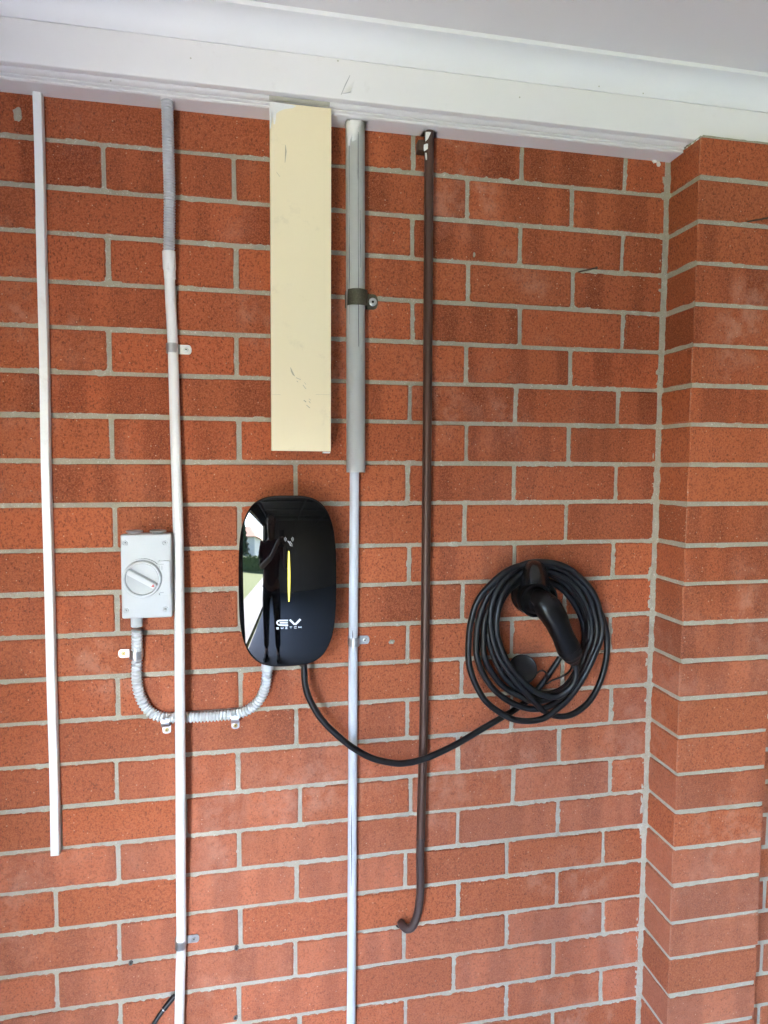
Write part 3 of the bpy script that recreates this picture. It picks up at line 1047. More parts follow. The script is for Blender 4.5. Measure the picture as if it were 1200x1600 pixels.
def front_d(x, z):
    return DM - HX * (x / ca_) ** 2 - HZ * (z / cb_) ** 2


def ring(bm, s, dep, n=128, inset=0.0):
    out = []
    for k in range(n):
        ux, uz = sup(2 * math.pi * k / n)
        x, z = ux * (ca_ * s - inset), uz * (cb_ * s - inset)
        d = dep(x, z) if callable(dep) else dep
        out.append(bm.verts.new((cc.x + x, -d, cc.z + z)))
    return out


def bridge(bm, a, b):
    n = len(a)
    for k in range(n):
        bm.faces.new((a[k], a[(k + 1) % n], b[(k + 1) % n], b[k]))


bm = bmesh.new()
rings = [ring(bm, .90, .001), ring(bm, .94, .004), ring(bm, .965, .02), ring(bm, .985, .045), ring(bm, .990, lambda x, z: front_d(x, z) - .010), ring(bm, .975, lambda x, z: front_d(x, z) - .0085)]
for a, b in zip(rings[:-1], rings[1:]):
    bridge(bm, a, b)
bm.faces.new(rings[0][::-1])
bm.faces.new(rings[-1])
obj('body', bm, M['matte_black'], ch, smooth=True, angle=50)
bm = bmesh.new()
rr = [ring(bm, .985, lambda x, z: front_d(x, z) - .0084), ring(bm, .9965, lambda x, z: front_d(x, z) - .0070), ring(bm, 1.0, lambda x, z: front_d(x, z) - .0048), ring(bm, .9985, lambda x, z: front_d(x, z) - .0022),
      ring(bm, .993, lambda x, z: front_d(x, z) - .0007), ring(bm, .985, front_d)]
for s in (.97, .94, .9, .84, .76, .66, .54, .4, .25, .1):
    rr.append(ring(bm, s, front_d))
for a, b in zip(rr[:-1], rr[1:]):
    bridge(bm, a, b)
bm.faces.new(rr[-1])
bm.faces.new(rr[0][::-1])
obj('front_panel', bm, M['gloss_black'], ch, smooth=True)


def panel_pt(u, v, lift):
    q = P(u, v, DM - .002)
    for _ in range(3):
        q = P(u, v, front_d(q.x - cc.x, q.z - cc.z))
    return q + Vector((0, -lift, 0))


def stroke(bm, pts, w, lift=.0003, thick=.0003, closed=False, w_end=None):
    """a flat printed line along photo pixels pts, w pixels wide, lying on the front panel"""
    p = [Vector((x, y)) for x, y in pts]
    fine = []
    for a, b in zip(p[:-1], p[1:]):
        n = max(1, int((b - a).length / 3))
        fine += [a.lerp(b, k / n) for k in range(n)]
    fine.append(p[-1])
    N = len(fine)
    L, Rr = [], []
    for i in range(N):
        t = (fine[min(i + 1, N - 1)] - fine[max(i - 1, 0)]).normalized()
        nrm = Vector((-t.y, t.x))
        ww = w(i / (N - 1)) if callable(w) else w
        L.append(fine[i] + nrm * ww / 2)
        Rr.append(fine[i] - nrm * ww / 2)
    vt = []
    for l, r in zip(L, Rr):
        vt.append([bm.verts.new(panel_pt(l.x, l.y, lift)), bm.verts.new(panel_pt(r.x, r.y, lift)), bm.verts.new(panel_pt(r.x, r.y, lift - thick - .0002)), bm.verts.new(panel_pt(l.x, l.y, lift - thick - .0002))])
    for a, b in zip(vt[:-1], vt[1:]):
        for k in range(4):
            bm.faces.new((a[k], a[(k + 1) % 4], b[(k + 1) % 4], b[k]))
    bm.faces.new(vt[0][::-1])
    bm.faces.new(vt[-1])


bm = bmesh.new()
stroke(bm, [(451.2, 861), (451.6, 900), (451.4, 940)], lambda s: 1.2 + 2.2 * math.sin(math.pi * s) ** .6, .0006)
obj('status_light', bm, M['led'], ch)
lz = lambda x, y: (420 + x / 8.8889, 820 + y / 8.8889)
bm = bmesh.new()
stroke(bm, [lz(*q) for q in ((268, 1329), (200, 1329), (150, 1330), (126, 1338), (115, 1352), (114, 1366), (124, 1382), (148, 1393), (200, 1394), (268, 1394))], 2.5)
stroke(bm, [lz(*q) for q in ((150, 1361.5), (266, 1361.5))], 2.1)
obj('letter_e', bm, M['print'], ch)
bm = bmesh.new()
stroke(bm, [lz(*q) for q in ((292, 1318), (360, 1385))], 3.0)
stroke(bm, [lz(*q) for q in ((440, 1311), (366, 1386))], 3.3, .0004)
obj('letter_v', bm, M['print'], ch)
SM = {'s': [[(1, 0), (0, 0), (0, .5), (1, .5), (1, 1), (0, 1)]], 'w': [[(0, 0), (.2, 1), (.5, .25), (.8, 1), (1, 0)]], 'i': [[(0, 0), (1, 0)], [(.5, 0), (.5, 1)], [(0, 1), (1, 1)]],
      't': [[(0, 0), (1, 0)], [(.5, 0), (.5, 1)]], 'c': [[(1, 0), (0, 0), (0, 1), (1, 1)]], 'h': [[(0, 0), (0, 1)], [(1, 0), (1, 1)], [(0, .5), (1, .5)]]}
for chh, xc_, yc_ in zip('switch', (122, 184, 243, 307, 370, 432), (1437, 1435, 1431, 1428, 1425, 1422)):
    bm = bmesh.new()
    for st in SM[chh]:
        stroke(bm, [lz(xc_ - 17 + 34 * p, yc_ - 11 + 22 * q) for p, q in st], 0.85)
    obj('letter_' + chh, bm, M['print'], ch)
# contactless symbol: two pairs of waves and a tilted card
bm = bmesh.new()
for cx_, sgn, rads in ((262, -1, (24, 44)), (300, 1, (24, 44))):
    for q in rads:
        stroke(bm, [lz(cx_ + sgn * q * math.cos(a) * .9, 200 + q * math.sin(a) * .95) for a in [R(-46 + 92 * k / 8) for k in range(9)]], .95)
stroke(bm, [lz(262, 222), lz(292, 262), lz(300, 288)], 1.7)
stroke(bm, [lz(290, 232), lz(318, 262), lz(324, 298), lz(300, 286)], 1.0)
stroke(bm, [lz(284, 240), lz(306, 236)], 1.2)
obj('contactless_symbol', bm, M['print_grey'], ch)
bm = bmesh.new()
gq = P(474, 1040, .045)
lathe(bm, gq + Vector((0, 0, .014)), (0, 0, -1), [(0, .0105), (.010, .0105), (.0105, .0090), (.014, .0085)], 20)
obj('cable_gland', bm, M['matte_black'], ch, smooth=True, angle=40)

# ------------------------------------------------------------------ cream cover plate
cr = thing('cover_plate', 'tall cream metal cover plate hanging below the beam', 'cover plate', (.365, -.03, 1.533))
cx0, cx1, cz0, cz1, cdp = .3077, .4232, 1.5338, 2.1850, .067
bm = bmesh.new()
box(bm, cx0, cx1, -cdp, -cdp + .0014, cz0, cz1 + .0006, .0005, 1)
me_o = obj('front_face', bm, M['cream'], cr)
for xa, xb in ((cx0 + .0002, cx0 + .0015), (cx1 - .0015, cx1 - .0002)):
    bm = bmesh.new()
    box(bm, xa, xb, -cdp + .0016, -.0015, cz0 + .002, ZS - .0008)
    obj('side_flange', bm, M['cream'], cr)
bm = bmesh.new()
box(bm, .4085, .4222, -.0655, -.040, cz0 - .0032, cz0 - .0006)
obj('bottom_tab', bm, M['trim'], cr)


def patch(name, pix, dep, thick, mat, parent, n_sub=0):
    """a flat irregular patch outlined in photo pixels, lying at depth dep"""
    bm = bmesh.new()
    f = [bm.verts.new(P(u, v, dep + thick)) for u, v in pix]
    g = [bm.verts.new(P(u, v, dep) * 1.0) for u, v in pix]
    k = len(pix)
    for i in range(k):
        bm.faces.new((f[i], f[(i + 1) % k], g[(i + 1) % k], g[i]))
    a = bm.faces.new(f)
    b = bm.faces.new(g[::-1])
    bmesh.ops.triangulate(bm, faces=[a, b])
    return obj(name, bm, mat, parent)


patch('paint_crack', patch_later, DB + .0003, .0012, M['flake_edge'], beam)
for (u, v) in ((528, 95), (298, 91), (812, 152), (936, 135), (1005, 146), (173, 126)):
    bm = bmesh.new()
    lathe(bm, P(u, v, DB + .0002), (0, -1, 0), [(0, .0016), (.0005, .0013), (.0003, .0006)], 10)
    obj('filled_nail', bm, M['cream_dull'], beam)
z5 = lambda x, y: (400 + x / 3.75, 130 + y / 3.75)
patch('paint_run', [z5(*q) for q in ((79, 108), (130, 113), (190, 123), (238, 133), (215, 146), (170, 152), (135, 165), (119, 178), (115, 215), (111, 240), (104, 240), (102, 205), (98, 178), (90, 185), (88, 262), (80, 270))], cdp - .0004, .0009, M['white_paint'], cr)
# scuff marks
z6 = lambda x, y: (400 + x / 8.571, 560 + y / 8.571)
M['scuff'] = simple('scuff_mark', (.46, .40, .27), 0.6, var=.2, vscale=400)
for name, pts, w_ in (('scuff', ((462, 120), (470, 175), (490, 215), (520, 240)), .6), ('scuff', ((535, 258), (600, 285)), .8), ('scuff', ((545, 300), (562, 318)), .9), ('scuff', ((628, 355), (668, 408)), .9),
                      ('scuff', ((648, 320), (668, 350)), .6), ('scuff', ((705, 540), (735, 560)), .6), ('scuff', ((708, 570), (728, 598)), .9), ('scuff', ((676, 626), (722, 664)), 1.0),
                      ('scuff', ((640, 560), (672, 585)), 1.4), ('scuff', ((215, 486), (330, 484)), .3), ('scuff', ((800, 482), (985, 487)), .3)):
    q = [z6(*a) for a in pts]
    up, dn = [], []
    for i, (u, v) in enumerate(q):
        a, b = q[max(i - 1, 0)], q[min(i + 1, len(q) - 1)]
        l = math.hypot(b[0] - a[0], b[1] - a[1])
        nx, ny = -(b[1] - a[1]) / l, (b[0] - a[0]) / l
        up.append((u + nx * w_ / 2, v + ny * w_ / 2))
        dn.append((u - nx * w_ / 2, v - ny * w_ / 2))
    patch(name, up + dn[::-1], cdp - .0002, .0004, M['scuff'], cr)
for pts in (((150, 358), (172, 362), (178, 400), (170, 465)), ((120, 520), (140, 548))):
    q = [z5(*a) for a in pts]
    up = [(u + .35, v) for u, v in q]
    dn = [(u - .35, v) for u, v in q]
    patch('scuff', up + dn[::-1], cdp - .0002, .0004, M['scuff'], cr)

# ------------------------------------------------------------------ grey pipe with a wide sleeve
gp_ = thing('grey_pipe', 'pale grey pipe with a wide grey upper sleeve beside the cream plate', 'pipe', (.476, -.02, .2))
rs = .0192
sl0, sl1 = P(554.8, 186, .0205), P(556.0, 738, .0205)
bm = bmesh.new()
tp = Vector((sl0.x, -.0205, ZS + .05))
bt = Vector((sl1.x, -.0205, sl1.z))
path = smooth_path([tp, tp.lerp(bt, .33), tp.lerp(bt, .66), bt], .012)
sweep(bm, path, rs, 40, cap=False)
geo = bm.faces[:]
r0 = bmesh.ops.solidify(bm, geom=geo, thickness=.0016)
obj('sleeve', bm, M['grey_pvc'], gp_, smooth=True, angle=50)
for ang_, ln0, ln1, ww in ((R(205 + 18), .02, .60, .0007), (R(270 + 10), .10, .66, .0006), (R(270 + 22), .30, .45, .0005)):
    bm = bmesh.new()
    a = tp.lerp(bt, ln0) + Vector((math.cos(ang_), math.sin(ang_), 0)) * (rs - .0002)
    b = tp.lerp(bt, ln1) + Vector((math.cos(ang_), math.sin(ang_), 0)) * (rs - .0002)
    mid = [a.lerp(b, k / 8) + Vector((random.uniform(-.0004, .0004), 0, 0)) for k in range(9)]
    sweep(bm, mid, [ww * random.uniform(.6, 1.2) for _ in range(9)], 6)
    obj('seam', bm, M['seam'], gp_)
bm = bmesh.new()
lp = [P(553.6, 700, .0165), P(553.6, 800, .0125), P(551.8, 1000, .0115), P(551.0, 1200, .0115), P(550.0, 1400, .0115), P(548.5, 1600, .0115), P(547.6, 1700, .0115), P(546.5, 1800, .0115), P(546, 1850, .0115)]
sweep(bm, smooth_path(lp, .02), .0099, 24)
obj('pipe', bm, M['grey_pipe'], gp_, smooth=True, angle=50)
for (va, vb, du) in ((1258, 1385, -1.2), (985, 1000, .5)):
    bm = bmesh.new()
    n = 10
    pts = [P(550.6 + du + random.uniform(-.3, .3), va + (vb - va) * k / n, .0214) for k in range(n + 1)]
    sweep(bm, pts, [.0007 * math.sin(math.pi * (k + .3) / (n + .6)) + .0001 for k in range(n + 1)], 6)
    obj('crack', bm, M['dark'], gp_)
# lump of dried paint at the top of the sleeve
bm = bmesh.new()
bl = [z5(*q) for q in ((532, 212), (560, 207), (600, 212), (622, 216), (618, 240), (606, 262), (600, 300), (588, 335), (566, 345), (552, 335), (545, 372), (537, 368), (538, 330), (533, 285), (526, 250))]
inner = []
cxy = Vector((573, 265))
zc_ = z5(cxy.x, cxy.y)


def sleeve_front(u, v, lift):
    q = P(u, v, .04)
    for _ in range(4):
        dx = max(-.0188, min(.0188, q.x - sl0.x))
        q = P(u, v, .0205 + math.sqrt(rs * rs - dx * dx) + lift)
    return q


o_ = [bm.verts.new(sleeve_front(u, v, -.0006)) for u, v in bl]
i_ = [bm.verts.new(sleeve_front(zc_[0] + (u - zc_[0]) * .72, zc_[1] + (v - zc_[1]) * .72, .0016 + random.uniform(-.0004, .0014))) for u, v in bl]
j_ = [bm.verts.new(sleeve_front(zc_[0] + (u - zc_[0]) * .35, zc_[1] + (v - zc_[1]) * .35, .0028 + random.uniform(-.0008, .0014))) for u, v in bl]
n = len(bl)
bridge(bm, o_, i_)
bridge(bm, i_, j_)
bm.faces.new(j_)
obj('paint_lump', bm, M['white_paint'], gp_, smooth=True)
half_saddle('pipe_clip', 'large dark bronze clip round the wide grey sleeve', P(555.2, 471, 0), (0, 0, 1), (1, 0, 0), rs + .0006, .0205, .0315, .0268, M['bronze'], M['screw'], t=.0018, group=G1)
half_saddle('pipe_clip', 'dull clip on the narrow grey pipe beside the charger', P(551.9, 1000, 0), (0, 0, 1), (1, 0, 0), .0101, .0118, .0180, .0245, M['zinc'], M['screw'], t=.0016, group=G1)

# ------------------------------------------------------------------ brown copper pipe
cpipe = thing('copper_pipe', 'dark brown copper pipe turning into the wall at its foot', 'pipe', P(628, 1442, 0))
bp_ = [(671.0, 150, .021), (670.8, 205, .021), (670, 300, .021), (668.0, 600, .022), (665.2, 900, .0225), (662, 1130, .0225), (658.2, 1270, .023), (657.2, 1310, .023)]
bm = bmesh.new()
tube0 = smooth_path([P(*c) for c in bp_], .012)
sweep(bm, tube0, .0095, 24)
obj('tube', bm, M['copper'], cpipe, smooth=True, angle=50)
bm = bmesh.new()
b2 = [(657.3, 1308, .023), (656.5, 1345, .024), (657.0, 1385, .026), (655.2, 1410, .028), (651.3, 1432, .030), (644.5, 1447.5, .0305), (636.5, 1451.5, .027), (630.5, 1447.5, .018), (627.5, 1443.5, .008), (626.5, 1442, -.01)]
p2 = smooth_path([P(*c) for c in b2], .003)
sweep(bm, p2, lambda i: .0098 if i in (0, 1, 2) else .0088, 24)
obj('foot_bend', bm, M['sheath'], cpipe, smooth=True, angle=50)
bm = bmesh.new()
hq = P(627, 1442.5, 0)
lathe(bm, hq + Vector((-.001, .003, 0)), (0, -1, 0), [(0, .0125), (.0022, .0125)], 22)
obj('wall_hole', bm, M['dark'], cpipe)
z9 = lambda x, y: (640 + x / 20, 190 + y / 20)
for pts, d in ((((500, 320), (600, 320), (670, 330), (630, 430), (570, 550), (520, 600), (490, 620), (495, 450)), .0305), (((445, 720), (520, 690), (575, 690), (555, 780), (570, 850), (500, 900), (450, 930), (440, 830)), .0305),
               (((480, 975), (535, 975), (545, 1080), (545, 1190), (510, 1200), (490, 1120)), .0300)):
    patch('paint_fleck', [z9(*q) for q in pts], d - .001, .0016, M['white_paint'], cpipe)
bm = bmesh.new()
a = P(656, 236, .002)
box(bm, P(652.5, 0, .004).x, P(668, 0, .004).x, -.0225, -.001, P(660, 240, .01).z, P(660, 223, .01).z, .0015, 1)
obj('rusted_bracket', bm, M['rust'], cpipe)

# ------------------------------------------------------------------ holder, cable and connector
kz = lambda x, y: (710 + x / 4.615, 860 + y / 4.615)
hold = thing('connector_holder', 'black wall holder with a satin hood above the plug', 'holder', P(*kz(560, 330), 0))
bm = bmesh.new()
hc = P(*kz(566, 322), .02)
lathe(bm, (hc.x, -.001, hc.z), O, [(0, .0445), (.006, .0445), (.008, .0425), (.020, .0405), (.060, .0385), (.064, .0370), (.064, .0325), (.050, .0315)], 48)
obj('dock', bm, M['hood_black'], hold, smooth=True, angle=40)
# hood: a curved shield over the top of the dock
cols, rws = 18, 14
LZ = [(72, 540, 612, .072), (80, 520, 634, .083), (98, 507, 650, .092), (126, 498, 663, .099), (160, 491, 673, .104), (195, 485, 681, .108), (230, 481, 686, .111), (268, 477, 690, .113)]
bm = bmesh.new()


def hood_pt(r, s, inset):
    f = r * (len(LZ) - 1)
    i = min(int(f), len(LZ) - 2)
    t_ = f - i
    y, xa, xb, d = [LZ[i][k] + (LZ[i + 1][k] - LZ[i][k]) * t_ for k in range(4)]
    arch = (1 - (2 * s - 1) ** 2)
    yy = y - 26 * arch * (r ** 4)
    e = abs(2 * s - 1)
    dd = d - inset - (0.034 * e ** 2.6)
    x = xa + (xb - xa) * s
    # wrap: keep the outline but let the sides turn back towards the wall
    return P(*kz(x, yy), dd)


oo = [[bm.verts.new(hood_pt(r / rws, s / cols, 0)) for s in range(cols + 1)] for r in range(rws + 1)]
ii = [[bm.verts.new(hood_pt(r / rws, s / cols, .0035)) for s in range(cols + 1)] for r in range(rws + 1)]
for r in range(rws):
    for s in range(cols):
        bm.faces.new((oo[r][s], oo[r][s + 1], oo[r + 1][s + 1], oo[r + 1][s]))
        bm.faces.new((ii[r][s], ii[r + 1][s], ii[r + 1][s + 1], ii[r][s + 1]))
for s in range(cols):
    bm.faces.new((oo[rws][s], oo[rws][s + 1], ii[rws][s + 1], ii[rws][s]))
    bm.faces.new((oo[0][s + 1], oo[0][s], ii[0][s], ii[0][s + 1]))
for r in range(rws):
    bm.faces.new((oo[r + 1][0], ii[r + 1][0], ii[r][0], oo[r][0]))
    bm.faces.new((oo[r][cols], ii[r][cols], ii[r + 1][cols], oo[r + 1][cols]))
obj('hood', bm, M['hood_black'], hold, smooth=True, angle=50)
bm = bmesh.new()
tb = P(*kz(566, 150), .03)
box(bm, tb.x - .020, tb.x + .020, -.058, -.001, hc.z + .020, tb.z + .012, .006, 3)
obj('hood_arm', bm, M['hood_black'], hold, smooth=True, angle=40)

cable = thing('charging_cable', 'thick black charging cable coiled on the wall with its plug', 'cable', P(835, 1000, 0))
lead = [(475.2, 1034, .045), (475.4, 1050, .045), (477, 1070, .045), (483.5, 1092, .046), (501, 1122, .048), (525, 1147, .050), (551, 1168, .051), (581, 1184.5, .050), (612, 1192, .049), (633, 1192.5, .049), (659, 1187, .050),
        (687.5, 1175.5, .048), (720, 1159, .043), (750, 1141, .036), (786, 1120, .026), (806, 1108, .017)]


def K(lst, d):
    return [(*kz(x, y), dd if dd is not None else d) for (x, y, *rest) in lst for dd in [rest[0] if rest else None]]


first = K([(560, 1075), (690, 1050), (800, 985), (880, 880), (925, 750), (935, 620), (915, 500), (860, 380), (780, 290), (700, 232), (600, 200)], .012)
loop1 = K([(470, 225), (390, 285), (330, 380), (300, 500), (302, 620), (335, 740), (400, 860), (480, 950), (580, 1015), (690, 1030), (790, 985), (860, 910), (920, 790), (950, 660), (955, 540), (925, 410), (860, 300), (770, 215), (670, 165), (570, 152)], .022)
loop2 = K([(465, 175), (350, 265), (270, 375), (222, 500), (205, 640), (220, 770), (272, 885), (355, 975), (450, 1045), (570, 1085), (690, 1070), (790, 1005), (880, 890), (945, 760), (985, 620), (985, 490), (945, 360), (860, 245), (750, 165), (640, 125), (550, 122)], .034)
loop3 = K([(455, 145), (330, 230), (240, 340), (182, 470), (155, 620), (162, 770), (212, 905), (300, 1015), (400, 1092), (530, 1136), (650, 1132), (750, 1078), (850, 985), (940, 850), (1000, 710), (1025, 580), (1010, 440), (950, 300), (850, 190), (730, 125), (620, 100), (530, 105)], .046)
loop4 = K([(410, 130), (275, 225), (172, 360), (118, 510), (97, 670), (104, 820), (148, 965), (226, 1085), (325, 1170), (430, 1217), (540, 1232), (645, 1210), (745, 1148), (835, 1050), (925, 915), (1010, 760), (1060, 600), (1052, 440), (990, 295), (890, 180), (770, 112), (650, 85), (540, 90)], .058)
loop5 = K([(440, 140, .054), (345, 235, .057), (278, 360, .064), (255, 500, .067), (272, 640, .070), (325, 775, .073), (400, 890, .075), (480, 990, .074), (560, 1080, .066), (635, 1150, .050), (710, 1190, .036), (790, 1202, .030), (880, 1172, .028), (970, 1090, .026), (1045, 960, .024), (1085, 810, .022), (1097, 650, .020),
           (1075, 510, .020), (1030, 400, .022), (960, 310, .028), (870, 235, .038), (760, 170, .046), (640, 140, .052)], .05)
loop6 = K([(520, 150, .055), (420, 215, .060), (350, 310, .069), (310, 430, .076), (300, 560, .078), (330, 690, .078), (385, 800, .078), (450, 900, .078), (540, 990, .078), (640, 1042, .078), (740, 1052, .080), (820, 1010, .084), (866, 940, .088), (878, 870, .090), (862, 800, .092), (852, 770, .094)], .05)
loop1b = K([(462, 200), (365, 275), (300, 380), (255, 505), (250, 635), (280, 765), (340, 880), (425, 970), (520, 1035), (630, 1062), (740, 1035), (830, 960), (905, 850), (955, 720), (975, 590), (955, 450), (900, 330), (815, 232), (710, 165), (610, 138), (540, 136)], .028)
strand = lead + first + loop1 + loop1b + loop2 + loop3 + loop4 + loop5 + loop6
jr = random.Random(4)
strand = strand[:len(lead)] + [(u + jr.uniform(-1.1, 1.1), v + jr.uniform(-1.1, 1.1), d + jr.uniform(-.002, .002)) for u, v, d in strand[len(lead):-4]] + strand[-4:]
sp_ = smooth_path([P(*c) for c in strand], .006)
bm = bmesh.new()
sweep(bm, sp_, .0067, 16)
obj('cord', bm, M['rubber'], cable, smooth=True, angle=60)


def loft(bm, secs, n=28):
    """secs: (centre, radius across, radius along depth, direction)"""
    rings = []
    for i, (c, ra, rb) in enumerate(secs):
        t_ = (secs[min(i + 1, len(secs) - 1)][0] - secs[max(i - 1, 0)][0]).normalized()
        out = Vector((0, -1, 0))
        side = t_.cross(out).normalized()
        out = side.cross(t_).normalized()
        sq = lambda q: math.copysign(abs(q) ** .72, q)
        rings.append([bm.verts.new(c + side * sq(math.cos(2 * math.pi * k / n)) * ra + out * sq(math.sin(2 * math.pi * k / n)) * rb) for k in range(n)])
    for a, b in zip(rings[:-1], rings[1:]):
        bridge(bm, a, b)
    bm.faces.new(rings[0][::-1])
    bm.faces.new(rings[-1])


def dens(secs, m=6):
    cs = [s[0] for s in secs]
    out = []
    p = [cs[0] * 2 - cs[1]] + cs + [cs[-1] * 2 - cs[-2]]
    for i in range(len(secs) - 1):
        a, b, c, d = p[i], p[i + 1], p[i + 2], p[i + 3]
        for k in range(m):
            t_ = k / m
            q = 0.5 * ((2 * b) + (c - a) * t_ + (2 * a - 5 * b + 4 * c - d) * t_ * t_ + (3 * b - a - 3 * c + d) * t_ ** 3)
            u_ = t_ * t_ * (3 - 2 * t_)
            out.append((q, secs[i][1] + (secs[i + 1][1] - secs[i][1]) * u_, secs[i][2] + (secs[i + 1][2] - secs[i][2]) * u_))
    out.append(secs[-1])
    return out


px = 1 / 4.615 / FOC * 1.345      # metres per zoomed pixel at the connector
conn_flange = P(*kz(590, 362), .080)
bm = bmesh.new()
lathe(bm, conn_flange + Vector((-.004, .018, .002)), (.10, -1, -.02), [(0, 118 * px), (.016, 121 * px), (.0165, 127 * px), (.0215, 128 * px), (.0230, 124 * px), (.0222, 104 * px), (.0260, 98 * px), (.034, 84 * px)], 40)
obj('flange', bm, M['plug_black'], cable, smooth=True, angle=40)
bm = bmesh.new()
secs = [(P(*kz(560, 318), .080), 30 * px, .010), (P(*kz(598, 338), .092), 62 * px, .020), (P(*kz(636, 368), .100), 84 * px, .025), (P(*kz(680, 420), .109), 94 * px, .026), (P(*kz(722, 486), .114), 89 * px, .0245), (P(*kz(752, 552), .116), 80 * px, .0215),
        (P(*kz(784, 620), .115), 76 * px, .0205), (P(*kz(812, 680), .112), 82 * px, .0215), (P(*kz(824, 704), .110), 84 * px, .0215)]
loft(bm, dens(secs))
obj('connector_body', bm, M['plug_black'], cable, smooth=True)
bm = bmesh.new()
secs = [(P(*kz(823, 702), .110), 80 * px, .0205), (P(*kz(826, 709), .1095), 86 * px, .022), (P(*kz(838, 735), .107), 82 * px, .0205), (P(*kz(848, 762), .104), 68 * px, .0170), (P(*kz(857, 788), .100), 48 * px, .0120), (P(*kz(861, 803), .098), 38 * px, .0095), (P(*kz(862, 812), .096), 30 * px, .0075)]
loft(bm, dens(secs))
obj('boot', bm, M['matte_black'], cable, smooth=True)
# ribbed thumb grip on the connector's side
for k in range(4):
    bm = bmesh.new()
    a, b = P(*kz(690 + 12 * k, 338 + 16 * k), .128 - .001 * k), P(*kz(728 + 9 * k, 350 + 17 * k), .122 - .001 * k)
    sweep(bm, [a.lerp(b, q / 5) for q in range(6)], .0011, 8)
    obj('grip_rib', bm, M['plug_black'], cable, smooth=True)
# dust cap hanging inside the coil
capc = P(*kz(497, 850), .064)
axis_ = Vector((-.16, -.85, .52)).normalized()
bm = bmesh.new()
lathe(bm, capc - axis_ * .024, axis_, [(0, .0275), (.004, .0308), (.006, .0302), (.021, .0308), (.0240, .0300), (.0250, .0280), (.0240, .0262), (.0236, .01)], 40)
obj('dust_cap', bm, M['plug_black'], cable, smooth=True, angle=40)
bm = bmesh.new()
sweep(bm, smooth_path([P(*kz(q[0], q[1]), q[2]) for q in ((590, 890, .050), (612, 872, .055), (638, 868, .058), (662, 885, .056), (672, 910, .052), (655, 945, .046), (668, 962, .044), (700, 940, .046), (760, 918, .05), (810, 890, .06), (840, 855, .075), (850, 815, .088))], .003), .0020, 10)
obj('cap_tether', bm, M['plug_black'], cable, smooth=True)
bm = bmesh.new()
sweep(bm, smooth_path([P(*kz(q[0], q[1]), q[2]) for q in ((762, 770, .022), (735, 815, .020), (700, 865, .016), (668, 915, .014), (630, 965, .014), (590, 1010, .012), (540, 1050, .010))], .005), .0062, 14)
obj('inner_strand', bm, M['rubber'], cable, smooth=True, angle=60)

# ------------------------------------------------------------------ nails, plugs, stray cable
G3 = 'rusty nails in the brickwork'
for lab, a, b in (('rusty nail sticking out of the wall right of the copper pipe', P(905.5, 424.6, .0), P(931.5, 418.6, .066)), ('rusty nail sticking out of the brick pier', P(1167.5, 346.3, .098), P(1212, 338.5, .150))):
    nl = thing('nail', lab, 'nail', a, G3)
    bm = bmesh.new()
    d_ = (b - a).normalized()
    sweep(bm, [a - d_ * .004, a.lerp(b, .5), b], .0017, 10)
    obj('shank', bm, M['rust'], nl, smooth=True, angle=40)
    bm = bmesh.new()
    lathe(bm, b, d_, [(0, .0020), (.0003, .0030), (.0012, .0030), (.0014, .0022)], 12)
    obj('head', bm, M['rust'], nl)
G4 = 'plugged holes in the mortar'
for lab, u, v in (('small dark plugged hole left of the white conduit', 204.5, 1504.5), ('small plugged hole just right of the lowest zinc clip', 369.5, 1481.5), ('small plugged hole near the bottom edge, right of white conduit', 368, 1590)):
    c = P(u, v, 0)
    pl = thing('wall_plug', lab, 'wall plug', c, G4)
    bm = bmesh.new()
    lathe(bm, c + Vector((0, .004, 0)), O, [(0, .0045), (.0058, .0045), (.0062, .0038), (.0045, .0024)], 14)
    obj('plug', bm, M['plugfill'], pl, smooth=True, angle=40)
    bm = bmesh.new()
    lathe(bm, c + Vector((0, -.0004, 0)), O, [(0, .0022), (.0016, .0022)], 10)
    obj('hole', bm, M['dark'], pl)
sc_ = thing('stray_cable', 'black cable end leaning behind the white conduit at the bottom', 'cable', P(240, 1600, .012))
bm = bmesh.new()
sweep(bm, smooth_path([P(273, 1556, .006), P(266, 1564, .008), P(252, 1582, .014), P(243, 1596, .018), P(228, 1622, .022), P(205, 1670, .03), P(188, 1740, .03), P(184, 1830, .02), P(184, 1895, .02)], .005), .0046, 14)
obj('cord', bm, M['cable_black'], sc_, smooth=True, angle=60)
bm = bmesh.new()
sweep(bm, smooth_path([P(271.5, 1557.5, .0065), P(264, 1566.5, .0092), P(256.5, 1576.5, .0125)], .004), .0056, 14)
obj('ferrule', bm, M['plug_black'], sc_, smooth=True, angle=60)
bm = bmesh.new()
sweep(bm, [P(256.4, 1576.6, .0126), P(255.2, 1578.2, .0131)], .0050, 14)
obj('band', bm, M['zinc'], sc_, smooth=True, angle=60)

# ------------------------------------------------------------------ outside, seen in the charger's gloss
slab('ground', 'bare ground round the building', -60, 60, -60, 60, -.3, -.12, M['lawn'])
slab('path', 'grey concrete path along the open side', -1.75, XL - .101, -12, 6, -.119, -.012, M['concrete'])
slab('lawn', 'sunlit green lawn beside the path', -16, -1.75, -16, 10, -.119, -.03, M['lawn'])


def leafy(name, n, fn, size, mat, parent, seed):
    g = np.random.default_rng(seed)
    V, F = [], []
    for k in range(n):
        c = fn(g)
        a = g.normal(size=3)
        a /= np.linalg.norm(a)
        b = np.cross(a, g.normal(size=3))
        b /= np.linalg.norm(b)
        s = size * g.uniform(.6, 1.3)
        i = len(V)
        V += [c - a * s, c + b * s * .5, c + a * s, c - b * s * .5]
        F.append((i, i + 1, i + 2, i + 3))
    me = bpy.data.meshes.new(name)
    me.from_pydata([tuple(v) for v in V], [], F)
    return mesh_obj(name, me, mat, parent)


